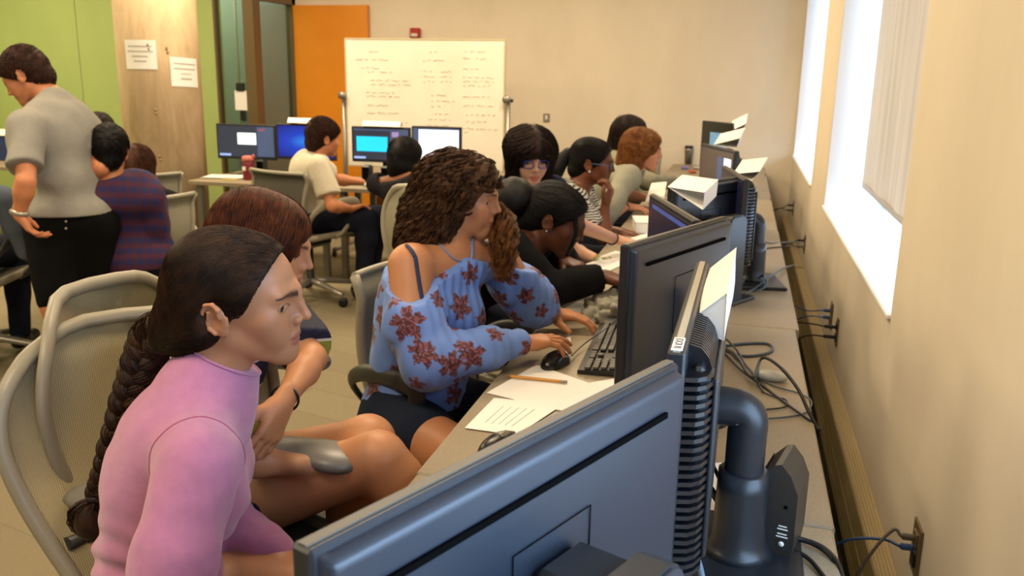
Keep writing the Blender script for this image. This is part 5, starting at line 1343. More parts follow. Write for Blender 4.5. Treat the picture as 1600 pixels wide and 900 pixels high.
# ------------------------------------------------ the rest of the class, one builder for the figures farther off
def knit(name, c): return cloth(name, c, .88, 500, .25)
def stripe_mat(name, a, b, freq, duty=.5, axis=2):
    k = NT(name); v = k.sep(k.tc()); n = k.noise(k.tc(), 7, 3)
    fr_ = k.math('FRACT', k.math('MULTIPLY', k.math('ADD', v[axis], k.math('MULTIPLY', n, .09)), freq)); k.l(k.ramp(fr_, [(0, lin(a)), (duty, lin(b))], 'CONSTANT'), k.b.inputs['Base Color']); k.b.inputs['Roughness'].default_value = .85; return k.m
def plaid_mat(name):
    k = NT(name); v = k.sep(k.tc(rot=(.3, .2, .5))); s1 = k.math('GREATER_THAN', k.math('SINE', k.math('MULTIPLY', k.math('ADD', v[0], v[1]), 120)), .1); s2 = k.math('GREATER_THAN', k.math('SINE', k.math('MULTIPLY', v[2], 120)), .1)
    c = k.mixc(s1, lin('#18225a'), lin('#3a1a3c')); c2 = k.mixc(s2, c, lin('#4a1a34')); c3 = k.mixc(k.math('MULTIPLY', k.noise(k.tc(), 20), .3), c2, lin('#1a1a40')); k.l(c3, k.b.inputs['Base Color']); k.b.inputs['Roughness'].default_value = .85; return k.m
def shoes(root, B, m, fwd=None):
    for q in 'RL':
        sh = Field(); a = B.J['an' + q]; d = norm(B.hf if fwd is None else fwd); d = norm([d[0], d[1], 0])
        z = max(0, a[2] - .085)
        sh.cone([a[0], a[1], z + .085], np.array([a[0], a[1], z + .05]) + d * .01, .043, .042, .02); sh.cone(np.array([a[0], a[1], z + .040]) - d * .035, np.array([a[0], a[1], z + .034]) + d * .13, .038, .034, .02); sh.cuts.append((np.array([0, 0, z + .003]), np.array([0, 0, -1.])))
        mesh_part('shoe', sh, .010, m, root)
def figure(label, F, J, skin, hair, top, bottom, build=.9, bust=0, arm=.88, leg=.95, hs=.95, res=.009, rh=.0042, sleeve=1.0, short=None, lip='#9c5548', brow='#1c100a', hands=None, shoe=True, hair_fn=None, wr=.006, topname='shirt', o_top=.013, neckcut=.0, hem=.0, extra=None, seed=1, hairs=2500, hr=.0009, fc={}, skinm=None, bare_thigh=None, botname='trousers', back_cut=None):
    root = person_root(label, tuple(np.array(J['pelvis']) - [0, 0, .1])); B = Body(J, hs, build=build, bust=bust, arm=arm, leg=leg)
    f = Field(); head_field(F, f, detail=True); B.neck(f, F, r=.050); B.torso(f, -.004)
    for s in 'RL': B.armf(f, s, 0, k=.02); B.legf(f, s)
    hz = []
    for s, spec in (hands or {}).items():
        hand(f, B.J['wr' + s], spec[0], spec[1], 1 if s == 'R' else -1, hs * .95, **(spec[2] if len(spec) > 2 else {})); hz.append(B.J['wr' + s] + norm(spec[0]) * .09)
    body_mesh(root, f, F, skin, lip, brow, res, rh, .16, M_SKINF, hz, .0045, fc=fc)
    eyes(F, root, (0, 1, -.2), lashes=False)
    g = Field(); B.torso(g, o_top + (0), k=.045)
    for s in 'RL':
        a, b, c = B.J['sh' + s], B.J['el' + s], B.J['wr' + s]
        if sleeve >= 1:
            B.armf(g, s, o_top + .003, k=.022, upper=True, fore=False); t = min(1, sleeve - 1) 
            if t > 0: g.cone(b, b + (c - b) * t, .037 * arm + o_top + .003, .034 * arm + o_top, .02, cut=(-9, 1.0))
            else: pass
        else: g.cone(a, b, .052 * arm + o_top + .005, .050 * arm + o_top + .006, .025, cut=(-9, sleeve))
    nc, nn_ = B.J['neck'] + B.up * (.012 + neckcut), norm(B.up + B.fw * .18)
    g.cuts.append(lambda P: np.minimum((P - nc) @ nn_, .135 - np.linalg.norm(P - nc, axis=1)))
    pz = B.J['pelvis'][2]; g.cuts.append((np.array([0, 0, pz - .02 + hem]), np.array([0, 0, -1.])))
    g.disp = wrinkle(wr, 24, seed + 3, np.array([1, 1, .6])); mesh_part(topname, g, res * .85, top, root, relax=1)
    s_ = Field(); B.torso(s_, .006)
    for q in 'RL': B.legf(s_, q, .014, calf=(short is None), tmax=1 if short is None else short)
    s_.cuts.append((np.array([0, 0, pz + .09]), np.array([0, 0, 1.]))); s_.disp = wrinkle(.004, 26, seed + 9)
    extra_s[:] = [s_]
    if extra: extra(root, B, F, g, f)
    if short is None: s_.cuts.append((np.array([0, 0, min(B.J['anR'][2], B.J['anL'][2]) - .04]), np.array([0, 0, -1.])))
    mesh_part(botname, s_, res, bottom, root, relax=1)
    if shoe: shoes(root, B, M_BLACK)
    hair_fn(root, F, hair, hairs, hr)
    return root, B, F
def hair_strands(root, F, h, H, cap, n, r, flow, steps=14, step=.011, lift=.003, jit=.12, curl=0, curlw=90, name='hair_strands', box=.34, ok=None):
    hs = Field(); hs.p = h.p; hs.cuts = h.cuts
    st = surf_points(hs, n, F.o - box, F.o + box, ok or (lambda P: np.ones(len(P), bool)), 5)
    stopf = lambda P: (lambda L: (L[:, 1] > .045) & (np.abs(L[:, 0]) < .050) & (L[:, 2] < .036))(F.inv(P))
    V, Q = grow(hs, st[~stopf(st)], flow, steps, step, lift, jit, 6, r=r, curl=curl, curlw=curlw, stop=stopf); np_mesh(name, V, Q, H, cap).location = (0, 0, 0)
def down_flow(F, side=1.1, back=-.1, z=-1.0, fwd_top=.0):
    def fl(P):
        L = F.inv(P); d = np.zeros_like(L); d[:, 2] = z; top = np.clip((L[:, 2] - .03) / .08, 0, 1); d[:, 0] = np.sign(L[:, 0] + .01) * top * side; d[:, 1] = back + fwd_top * top; return d @ F.R.T
    return fl
def hair_short(root, F, H, n, r):
    h = hair_cap(F, .013, (.092, .072), (.010, -.004), True, nape=-.030, top=.012); h.disp = lambda P, v: .003 * fnoise(P, 60, 3)
    cap = hair_mesh(root, 'hair', h, .005, H)
    def fl(P): L = F.inv(P); d = np.stack([L[:, 0] * 3, .6 - L[:, 1] * 8 * (L[:, 1] < 0), -.6 + 0 * L[:, 0]], 1); return d @ F.R.T
    hair_strands(root, F, h, H, cap, n, r, fl, 7, .006, .004, .35)
def hair_long(back=(.0, -.09, -.22), wide=.01, front=(.096, .062), low=(.045, -.06), side_front=.0, ln=18, rad=.055, curl=0, curlw=60, fringe=False):
    def fn(root, F, H, n, r):
        h = hair_cap(F, .015, front, low, False, nape=-.08, wide=wide)
        if fringe:
            h.cuts = []; F.ell(h, (0, .105, -.040), (.056, .075, .072), k=.008, sub=True); F.ell(h, (0, .06, -.11), (.060, .08, .05), k=.01, sub=True)
            F.ell(h, (0, .060, .055), (.064, .046, .042), k=.02)
        b = np.array(back); F.cone(h, (0, -.05, 0), (b[0] * .5, (b[1] - .05) / 2, b[2] * .5), .075, rad, k=.03); F.cone(h, (b[0] * .5, (b[1] - .05) / 2, b[2] * .5), b, rad, rad * .6, k=.03)
        for q in (-1, 1): F.cone(h, (q * .062, -.005 + side_front, .02), (q * .064, -.015 + side_front, b[2] * .62), .034, .032, k=.03)
        h.disp = lambda P, v: .0035 * fnoise(P * np.array([1, 1, .4]), 80, 5)
        cap = hair_mesh(root, 'hair', h, .0055, H); hair_strands(root, F, h, H, cap, n, r, down_flow(F, 1.1, -.12), ln, .012, .004, .12, curl=curl, curlw=curlw)
    return fn
def hair_tail(root, F, H, n, r, tail=((0, -.13, .03), (0, -.175, -.05), (.01, -.185, -.15)), tr=(.030, .044, .030)):
    h = hair_cap(F, .009, (.084, .080), (.022, -.01), True, nape=-.035); cap = hair_mesh(root, 'hair', h, .005, H)
    tgt = F.p(tail[0]); hair_strands(root, F, h, H, cap, n, r, lambda P: (tgt - P) / (np.linalg.norm(tgt - P, axis=1)[:, None] + 1e-6), 9, .011, .0015, .07)
    t = Field(); t.chain([F.p(q) for q in tail], tr, .02); t.disp = lambda P, v: .004 * fnoise(P, 60, 3); mesh_part('ponytail', t, .0055, H, root)
def glasses(root, F, m, w_=.0215, hgt=.016):
    mb = MB()
    for q in (-1, 1):
        pts = [F.p((q * (.031 + w_ * math.copysign(abs(math.cos(t)) ** .6, math.cos(t))), .098 - .10 * abs(.031 + w_ * math.cos(t)) ** 1.3 * 1.2, .004 + hgt * math.copysign(abs(math.sin(t)) ** .6, math.sin(t)))) for t in np.linspace(0, 2 * PI, 28, endpoint=False)]
        mb.tube(pts, .0022, 6, closed=True); mb.tube([F.p((q * .053, .090, .010)), F.p((q * .074, .065, .012)), F.p((q * .078, .0, .010))], .002, 6)
    mb.tube([F.p((-.010, .097, .008)), F.p((0, .100, .010)), F.p((.010, .097, .008))], .0022, 6)
    return localize(mb.build('glasses', m, root), root)
H_BLACK = hairmat('black hair', '#060404', '#120d0a', .4); H_DBROWN = hairmat('very dark brown hair', '#140b07', '#33211a', .68); H_RED = hairmat('copper hair', '#5e3115', '#a46c36', .5); H_BROWN = hairmat('short brown hair', '#2a150c', '#46271a', .55); H_GING = hairmat('ginger hair', '#5e3214', '#8e5526', .5)
extra_s = []
def seat(F, hip, fw, sh_w=.165, lean=0.0, shz=None, el=None, wr=None, legz=0, twist=0, knee=None, sp=None, anz=.10):
    """joints of a seated person from the head frame, the hip point and the way the hips face"""
    fw = norm([fw[0], fw[1], 0]); rt = np.cross(fw, [0, 0, 1.]); hip = np.array(hip, float); nk = F.p((0, -.045, -.125)); 
    c, s = math.cos(twist), math.sin(twist); f2 = fw * c - rt * s; r2 = rt * c + fw * s
    sc_ = nk - np.array([0, 0, .045]) if shz is None else np.array([nk[0], nk[1], shz]); J = dict(neck=nk, pelvis=hip)
    J['spine'] = hip * .45 + nk * .55 - fw * .05 if sp is None else sp
    J['shR'], J['shL'] = sc_ + r2 * sh_w, sc_ - r2 * sh_w
    J['hipR'], J['hipL'] = hip + rt * .085 - [0, 0, .02], hip - rt * .085 - [0, 0, .02]
    for q, sg in (('R', 1), ('L', -1)):
        J['kn' + q] = hip + fw * .42 + rt * sg * .12 + [0, 0, .0] if not knee else np.array(knee[q]); J['an' + q] = np.array([J['kn' + q][0], J['kn' + q][1], anz]) - fw * .04
        J['el' + q] = np.array(el[q]) if el and q in el else J['sh' + q] + fw * .08 + r2 * sg * .04 - [0, 0, .26]
        J['wr' + q] = np.array(wr[q]) if wr and q in wr else J['el' + q] + fw * .20 - r2 * sg * .05 + [0, 0, .01]
    return J
# black-jacketed one bent over the desk, big bun, teal scrunchie, thin braid beside the face
F = Frame(at(866, 345, 2.86), (.90, .10, -.42), (.42, .04, .90), .96)
J = seat(F, (-1.02, 2.98, .56), (1, -.08), el=dict(R=at(862, 452, 2.72), L=at(905, 440, 3.1)), wr=dict(R=at(945, 432, 2.80), L=at(880, 408, 3.02)), shz=.93)
def ex4(root, B, F, g, f):
    t = Field(); a = F.p((0, -.115, .035)); t.ell(F.p((.01, -.155, .010)), (.070, .070, .068), None, .03); t.disp = lambda P, v: .004 * fnoise(P, 70, 4); mesh_part('hair_bun', t, .0055, H_BLACK, root)
    c = at(813, 334, 2.90); localize(MB().tube([c + F.R @ np.array([.040 * math.cos(t_), .035 * math.sin(t_), .012 * math.sin(t_)]) for t_ in np.linspace(0, 2 * PI, 24, endpoint=False)], .014, 8, closed=True).build('scrunchie', cloth('teal scrunchie', '#1d6a5e'), root), root)
    C_ = spline([F.p((.060, .060, .055)), F.p((.066, .085, .0)), F.p((.066, .090, -.075))], 30); braid(C_, [.007, .006, .005], 5, H_BLACK, root, 'thin_braid', 5)
    localize(MB().ball(F.p((.080, -.006, -.028)), .004, 8).build('ear_stud', M_ALU, root), root)
figure('child in a black hoodie bent over papers, with big black bun', F, J, '#5a3320', H_BLACK, knit('black hoodie', '#0b0a0b'), knit('dark jeans', '#181c2a'), sleeve=1.92, arm=.90, lip='#6a3a30', brow='#0c0806', hands=dict(R=((.9, -.2, -.1), (-.1, 0, -1), dict(curl=(.5, .7, .5))), L=((.8, -.5, -.1), (0, 0, -1), dict(curl=(.5, .7, .5)))), hair_fn=hair_tail if False else (lambda root, F, H, n, r: (lambda h: hair_strands(root, F, h, H, hair_mesh(root, 'hair', h, .005, H), n, r, lambda P: (F.p((0, -.12, .04)) - P) / (np.linalg.norm(F.p((0, -.12, .04)) - P, axis=1)[:, None] + 1e-6), 9, .012, .0012, .06))(hair_cap(F, .010, (.084, .080), (.016, -.004), True, nape=-.035))), extra=ex4, topname='hoodie', neckcut=.01, seed=4, wr=.009, o_top=.018)
# the woman with blue glasses reaching across
F = Frame(at(828, 247, 3.62), (.46, -.83, -.22), (.10, -.20, .97), .97)
J = seat(F, (-1.02, 3.62, .60), (.75, -.6), el=dict(R=at(868, 338, 3.38)), wr=dict(R=at(962, 374, 3.66)), twist=0)
def ex5(root, B, F, g, f):
    glasses(root, F, mat('blue glasses frame', '#1c3f9a', .3))
    wl = B.J['wrR'] * .95 + B.J['elR'] * .05; ax = norm(B.J['wrR'] - B.J['elR']); a = norm(np.cross(ax, [0, 0, 1.])); b = np.cross(ax, a)
    localize(MB().tube([wl + (a * math.cos(t) + b * math.sin(t)) * .027 for t in np.linspace(0, 2 * PI, 24, endpoint=False)], .003, 6, closed=True).build('hair_tie', M_BLACK, root), root)
figure('woman with dark wavy hair, fringe and blue glasses, reaching to the desk', F, J, '#cf9f86', H_DBROWN, knit('navy tee', '#1a2038'), knit('navy skirt', '#161c30'), sleeve=.55, short=.95, hands=dict(R=((.95, .15, -.15), (0, 0, -1), dict(curl=(.45, .6, .4)))), lip='#b05a58', hair_fn=hair_long((0, -.08, -.13), .022, rad=.07, fringe=True, side_front=.02, curl=.006, curlw=70, ln=15), extra=ex5, seed=5, botname='skirt', hairs=3000)
# striped shirt, ponytail, hand at chin
F = Frame(at(925, 256, 4.18), (.93, .12, -.12), (.12, 0, .99), .96)
J = seat(F, (-.98, 4.15, .57), (1, .05), el=dict(R=at(944, 372, 4.08), L=at(930, 358, 4.28)), wr=dict(R=at(946, 320, 4.06), L=at(968, 362, 4.20)), shz=.90)
def ex6(root, B, F, g, f):
    glasses(root, F, mat('grey blue glasses frame', '#41628a', .3)); localize(MB().ball(F.p((.080, -.004, -.030)), .005, 8).build('earring', M_LABW, root), root); localize(MB().ball(F.p((.02, -.125, .03)), .010, 8).build('hair_band', M_LABW, root), root)
figure('young woman with black ponytail and striped shirt, chin on hand', F, J, '#6d3f26', H_BLACK, stripe_mat('navy and white stripes', '#151a30', '#c9c5b8', 85, .45), knit('dark jeans', '#181c2a'), sleeve=.70, arm=.80, lip='#7a4036', brow='#0c0806', hands=dict(R=((.28, .1, .92), (-.5, .1, .2), dict(curl=(.8, .9, .6))), L=((.95, -.1, -.12), (0, 0, -1), dict(curl=(.3, .5, .4)))), hair_fn=hair_tail, extra=ex6, topname='striped_shirt', seed=6)
# copper-haired, grey sweater
F = Frame(at(1003, 236, 4.85), (.96, .06, -.10), (.10, 0, .99), .97)
J = seat(F, (-.98, 4.90, .57), (1, .02), el=dict(R=at(940, 345, 4.50), L=(-.66, 5.12, .80)), wr=dict(R=at(978, 322, 4.70), L=(-.50, 5.08, .78)), shz=.93)
def ex7(root, B, F, g, f):
    wl = B.J['wrR'] * .93 + B.J['elR'] * .07; ax = norm(B.J['wrR'] - B.J['elR']); a = norm(np.cross(ax, [0, 0, 1.])); b = np.cross(ax, a)
    localize(MB().tube([wl + (a * math.cos(t) + b * math.sin(t)) * .028 for t in np.linspace(0, 2 * PI, 24, endpoint=False)], .003, 6, closed=True).build('bracelet', mat('bronze bracelet', '#5a3a20', .4, .5), root), root)
figure('woman with copper hair in a pale grey sweater leaning in to her screen', F, J, '#c98d6b', H_RED, knit('grey sweater', '#92907f'), knit('dark jeans', '#181c2a'), sleeve=1.15, arm=.92, hands=dict(R=((.95, .2, -.1), (0, .1, -1), dict(curl=(.3, .5, .4)))), hair_fn=hair_long((.0, -.085, -.125), .008, low=(.05, -.06), rad=.058, ln=16), extra=ex7, topname='sweater', seed=7, wr=.009, o_top=.018)
# last of the wall row
F = Frame(at(984, 212, 5.6), (.97, .0, -.12), (.12, 0, .99), .97)
J = seat(F, (-.98, 5.65, .57), (1, 0), el=dict(R=at(1020, 285, 5.35)), wr=dict(R=at(1055, 284, 5.6)))
figure('person with long straight dark hair and a grey sleeve beyond the copper-haired woman', F, J, '#c28a68', H_DBROWN, knit('olive grey sweater', '#7d7a68'), knit('dark jeans', '#181c2a'), sleeve=1.85, hands=dict(R=((.95, .0, -.1), (0, 0, -1))), hair_fn=hair_long((-.0, -.13, -.26), .012, rad=.06, ln=22), topname='sweater', seed=8, hairs=1800)
# boy in white at the back desk
F = Frame(at(506, 218, 5.5), (.62, .76, -.15), (.1, .12, .98), .97)
J = seat(F, (-2.62, 5.14, .56), (.82, .57), el=dict(R=at(519, 322, 5.35), L=(-2.60, 5.38, .76)), wr=dict(R=at(548, 326, 5.55), L=(-2.44, 5.46, .74)), shz=.89, knee=dict(R=at(574, 342, 5.65), L=at(588, 338, 5.85)))
figure('boy in a white tee and dark jeans sitting at the back desk, seen from behind', F, J, '#c27f58', H_BROWN, knit('white tee', '#cfc6b0'), knit('dark jeans', '#151a26'), build=1.0, arm=.95, sleeve=.72, hands=dict(R=((.5, .7, .1), (.3, -.3, -1))), hair_fn=hair_short, topname='tee', seed=9, o_top=.020, wr=.010, neckcut=.03, hem=-.03, hr=.0016)
# dark jacket at the back desk
F = Frame(at(633, 247, 5.45), (.15, .98, -.2), (0, .2, .98), .97)
J = seat(F, (-1.90, 5.22, .53), (.05, 1), shz=.78, el=dict(L=(-2.10, 5.42, .70), R=(-1.75, 5.42, .70)))
figure('person with black hair in a dark jacket, back turned, before the white screen', F, J, '#8a5a3c', H_BLACK, knit('charcoal jacket', '#232327'), knit('dark jeans', '#181c2a'), build=.95, sleeve=1.9, hair_fn=hair_long((.0, -.06, -.14), .012, rad=.07, ln=16), topname='jacket', seed=10, hairs=1800, o_top=.02)
# standing in grey tee and black shorts
F = Frame(at(42, 122, 3.95), (-.80, -.25, -.54), (-.50, -.1, .86), .97)
nk = F.p((0, -.06, -.118)); hip = at(112, 345, 3.98)
J = dict(neck=nk, pelvis=hip, spine=(nk + hip) / 2 + np.array([.03, .0, .0]), shR=at(136, 205, 4.08), shL=at(42, 200, 3.78), elR=at(158, 262, 3.98), elL=at(40, 285, 3.68), wrR=at(136, 315, 4.20), wrL=at(30, 336, 3.72),
         hipR=hip + [.06, .06, -.03], hipL=hip + [-.07, -.05, -.03], knR=at(128, 470, 4.12) , knL=at(88, 475, 3.95), anR=(0, 0, 0), anL=(0, 0, 0))
J['shL'], J['shR'] = J['shL'], J['shR']
# this one faces away to the left: their left arm is the near one
for q in 'RL': J['an' + q] = np.array([J['kn' + q][0] + .02, J['kn' + q][1] + .03, .09])
def ex12(root, B, F, g, f):
    wl = B.J['wrL'] * .90 + B.J['elL'] * .10; ax = norm(B.J['wrL'] - B.J['elL']); a = norm(np.cross(ax, [0, 1., 0])); b = np.cross(ax, a)
    w = MB().tube([wl + (a * math.cos(t) + b * math.sin(t)) * .030 for t in np.linspace(0, 2 * PI, 24, endpoint=False)], .006, 8, closed=True, flat=1.6); w.ball(wl - CR[:, 0] * .030, .015, 10); localize(w.build('wristwatch', M_ALU, root), root)
    for (x, y) in ((88, 328), (103, 346), (103, 357)):
        p = on_surface(extra_s[0], CC, ray(x, y), 6)
        if p is not None: localize(MB().ball(p, .006, 8).build('metal_button', M_ALU, root), root)
figure('person standing in a grey tee and long black shorts, head bowed, wristwatch on', F, J, '#c8825a', H_BROWN, knit('grey tee', '#8f8c84'), knit('black shorts', '#060607'), build=1.04, arm=1.0, leg=1.12, sleeve=.74, short=.92, hands=dict(L=((.38, .25, -.85), (.7, .5, .4), dict(curl=(.4, .6, .4))), R=((-.2, .3, -.9), (-1, 0, 0), {})), hair_fn=hair_short, extra=ex12, topname='tee', botname='shorts', seed=12, o_top=.020, wr=.011, hem=.055, hr=.0012)
# plaid shirt, back to the camera
F = Frame(at(172, 240, 4.05), (-.5, .86, -.1), (0, .1, .99), .95)
J = seat(F, (-2.78, 3.58, .55), (-.75, .65), shz=.87, sp=(-2.80, 3.60, .78))
figure('person in a blue and red plaid shirt sitting with their back turned', F, J, '#a86a42', H_BLACK, plaid_mat('plaid flannel'), knit('dark jeans', '#181c2a'), build=1.06, arm=1.0, sleeve=1.9, hair_fn=hair_short, topname='plaid_shirt', seed=13, o_top=.020, wr=.010)
F = Frame(at(212, 262, 4.85), (-.55, .82, -.15), (-.1, .1, .98), .95)
J = seat(F, (-3.42, 4.60, .53), (-.6, .8), shz=.74)
figure('person with loose brown curls bent low beyond the plaid shirt', F, J, '#b87c55', hairmat('brown curls', '#2e1509', '#5c3014', .5), knit('black top', '#161518'), knit('dark jeans', '#181c2a'), sleeve=1.8, hair_fn=hair_long((.0, -.06, -.07), .020, rad=.075, ln=10, curl=.004), topname='top', seed=14, hairs=1600)
F = Frame(at(156, 214, 4.95), (-.6, .8, -.1), (0, .1, .99), .95)
J = seat(F, (-3.72, 4.30, .55), (-.5, .85), shz=.88)
figure('person with short dark hair half hidden behind the one standing', F, J, '#a86a42', H_DBROWN, knit('dark green top', '#20281f'), knit('dark jeans', '#181c2a'), sleeve=1.8, hair_fn=hair_short, topname='top', seed=15, hairs=1200)
F = Frame(at(-44, 242, 4.1), (-.2, .97, -.2), (0, .15, .98), .97)
J = seat(F, (-3.60, 3.26, .56), (-.3, .95), shz=.86)
figure('ginger-haired person in faded denim cut off by the left edge', F, J, '#c28a68', H_GING, knit('faded denim', '#5b6470'), knit('dark jeans', '#181c2a'), sleeve=1.9, hair_fn=hair_long((.0, -.06, -.12), .022, rad=.07, ln=14, curl=.003), topname='denim_shirt', seed=16, hairs=1400)
# ============================================================ THINGS ON THE DESKS
# name cards over the monitors
def card_px(label, L, R_, T, L2, D, D2, **k):
    return fold_card(label, at(*L, D[0]), at(*R_, D[1]), at(*T, D[2]), at(*L2, D2), **k)
def card_box(label, c, rz, w=.065, l=.21, tilt=0):
    """folded card resting on a monitor top: c = middle of its base, length along rz"""
    R = rotz(rz) @ rotx(tilt); c = np.array(c, float); P = lambda x, y, z: c + R @ np.array([x, y, z])
    return fold_card(label, P(-w / 2, -l / 2, 0), P(w / 2, -l / 2, 0), P(0 + w * .1, -l / 2, w * .85), P(-w / 2, l / 2, 0))
card_px('white folded card nearest the camera, on the ribbed monitor, its blue-shaded end facing out', (1073, 504), (1131, 533), (1136, 458), (1099, 427), (1.27, 1.24, 1.20), 1.56, end=True)
card_px('tilted white folded card on the small black monitor behind the floral blouse girl\'s screen', (1043, 292), (1098, 328), (1101, 301), (1066, 273), (2.55, 2.42, 2.42), 2.68)
card_px('white folded card lying on the edge-on monitor beyond the tilted card', (1145, 272), (1172, 286), (1187, 268), (1160, 250), (3.3, 3.22, 3.22), 3.5)
card_px('white folded card on the brown-screened monitor', (1115, 226), (1150, 234), (1156, 216), (1126, 209), (4.3, 4.22, 4.22), 4.55)
card_px('crumpled-looking white card on the farthest monitor of the wall row', (1141, 205), (1156, 212), (1166, 193), (1144, 189), (5.7, 5.65, 5.6), 5.9)
for (x0, x1, y, lab) in ((450, 502, 192, 'white card lying on the blue wallpaper screen'), (567, 626, 197, 'white card lying on the screen with the cyan picture')):
    a = on_y(x0, y, 6.0); b = on_y(x1, y, 6.0)
    fold_card(lab, (b[0], 5.985, a[2] + .003), (b[0], 6.05, a[2] + .003), (b[0] - .01, 6.025, a[2] + .038), (a[0], 5.985, a[2] + .003), marks=False)
# keyboard
def keyboard(label, c, rz, L=.445, Wd=.145):
    t = thing('keyboard', label, 'keyboard', c, rz)
    MB().prism([(-Wd / 2, 0), (-Wd / 2, .010), (Wd / 2, .022), (Wd / 2, .004)], -L / 2, L / 2, 'x').build('case', mat('keyboard case black', '#1b1b1c', .45), t)
    MB().prism([(-Wd / 2 - .001, .0), (-Wd / 2 - .001, .006), (-Wd / 2 + .003, .009), (-Wd / 2 + .003, .001)], -L / 2, L / 2, 'x').build('silver_edge', M_ALU, t)
    K = mat('key cap grey brown', '#4a4740', .42); rows = [(0, 14.4, [1] * 14), (1, 0, [1] * 13 + [2]), (2, 0, [1.5] + [1] * 12 + [1.5]), (3, 0, [1.8] + [1] * 11 + [2.2]), (4, 0, [2.3] + [1] * 10 + [2.7]), (5, 0, [1.3, 1.1, 1.3, 6, 1.3, 1.1, 1.1, 1.3])]
    u = .0188; sl = .012 / Wd
    def key(mb, x, y, w_, h_=1):
        z = .012 + (y + Wd / 2) * sl
        mb.box((x, y, z + .003), (w_ * u - .0028, h_ * u - .0032, .0065), R=rotx(sl), bev=.0015)
    for r, _, ws in rows:
        mb = MB(); tot = 15; x = -L / 2 + .010; y = Wd / 2 - .018 - r * .0205
        sc_ = 15 / sum(ws)
        for w_ in ws: w2 = w_ * sc_; key(mb, x + w2 * u / 2, y, w2); x += w2 * u
        x = -L / 2 + .010 + 15 * u + .012
        if r in (0, 1, 2):
            for q in range(3): key(mb, x + (q + .5) * u, y, 1)
        if r == 4: key(mb, x + 1.5 * u, y, 1)
        if r == 5:
            for q in range(3): key(mb, x + (q + .5) * u, y, 1)
        x += 3 * u + .010
        for q in range(4):
            if r >= 1: key(mb, x + (q + .5) * u, y, 1)
        mb.build('key_row', K, t)
    return t
ka, kb_ = on_z(903, 586, .735), on_z(953, 584, .735); dirk = norm((on_z(938, 505, .735) - on_z(901, 582, .735)) * [1, 1, 0])
cK = on_z(901, 582, .735) + dirk * .225 + np.array([dirk[1], -dirk[0], 0]) * .074
keyboard('black keyboard with grey keys under the left hand of the floral blouse girl', (cK[0], cK[1], DZ + .001), math.atan2(-dirk[1], -dirk[0]) + PI * 0)
def mouse(label, c, rz):
    t = thing('mouse', label, 'mouse', c, rz); f = Field(); f.ell((0, 0, .004), (.031, .058, .033), None, .01); f.cuts.append((np.zeros(3), np.array([0, 0, -1.]))); f.cuts.append((np.array([.028, 0, 0]), norm([1, 0, .2]))); f.cuts.append((np.array([-.028, 0, 0]), norm([-1, 0, .2])))
    V, Q = f.mesh(.003); o = np_mesh('shell', V, Q, mat('mouse black', '#101012', .3), None); o.parent = t
    o = MB().tube([(0, .02, .0345), (0, .05, .022)], .004, 8).build('scroll_wheel', M_MED, t)
    k = Field(); k.ell((0, .0, .0065), (.024, .050, .033), None, .01); k.cuts.append((np.array([0, -.004, 0]), np.array([0, -1., 0]))); k.cuts.append((np.array([0, 0, .022]), np.array([0, 0, -1.])))
    V, Q = k.mesh(.003); o2 = np_mesh('button_plate', V, Q, mat('mouse grey top', '#6e6a62', .35), None); o2.parent = t
    return t
mc = on_z(868, 562, .745); md = on_z(905, 545, .745) - on_z(850, 575, .745)
mouse('black computer mouse with grey top under the hand of the floral blouse girl', (mc[0], mc[1], DZ + .001), math.atan2(md[1], md[0]) - PI / 2)
c0 = on_z(772, 697, .74); mouse('dark mouse peeking out below the loose papers', (c0[0] + .01, c0[1], DZ + .001), -.4)
# cables -----------------------------------------------------------
def cable(name, label, pts, r=.0028, m=None, n=60, group=None, cat='cable'):
    P = np.array(pts, float); root = P[0].copy()
    o = MB().tube(spline(P - root, n), r, 7).build(name, m or M_BLACK); o.location = root; return tag(o, label, cat, group)
def dz_(x, y, z=.0): p = on_z(x, y, DZ + .004 + z); return p
cable('mouse_cable', 'thin black mouse cable curving from the mouse over the keyboard', [dz_(893, 556, .008), dz_(910, 540, .01), dz_(926, 528, .03), dz_(945, 515, .034), dz_(960, 503, .032), dz_(985, 480, .012)], .0016)
# loose papers, pencil, measuring strip
def paper(label, quad, z=.0012, curl=.0, lines=(), name='paper', cat='paper', group=None, bowl=.004):
    q = [on_z(x, y, DZ + z) for x, y in quad]; c = np.mean(q, 0); t = thing(name, label, cat, tuple(c), 0, group); q = [a - c for a in q]
    def f(u, v, o=0): p = (q[0] * (1 - u) + q[1] * u) * (1 - v) + (q[3] * (1 - u) + q[2] * u) * v; return p + np.array([0, 0, o + curl * max(0, .35 - u) ** 2 * 8 + bowl * math.sin(PI * u) * math.sin(PI * v) * .3])
    m = MB().grid(lambda u, v: f(u, v, .0006), 9, 9); m.grid(lambda u, v: f(u, v, 0), 9, 9); m.build('sheet', M_PAPER, t)
    if lines:
        mb = MB()
        for (u0, v0, u1, v1, w_) in lines:
            a, b = f(u0, v0, .0011), f(u1, v1, .0011); mb.tube([a, (a + b) / 2, b], w_, 4, cap=False)
        mb.build('print', M_FAINT, t)
    return t
paper('white sheet lying under the yellow pencil by the mouse', [(760, 614), (838, 570), (925, 600), (868, 640)], .0012)
paper('printed white sheet with faint ruled lines, nearest the foreground monitor', [(726, 669), (772, 622), (880, 632), (808, 680)], .0026, lines=[(.2 + .0 * i, .25 + .12 * i, .75, .25 + .12 * i, .0006) for i in range(5)])
paper('white sheet half hidden behind the foreground monitor, below the keyboard', [(866, 640), (922, 598), (1000, 585), (930, 650)], .002)
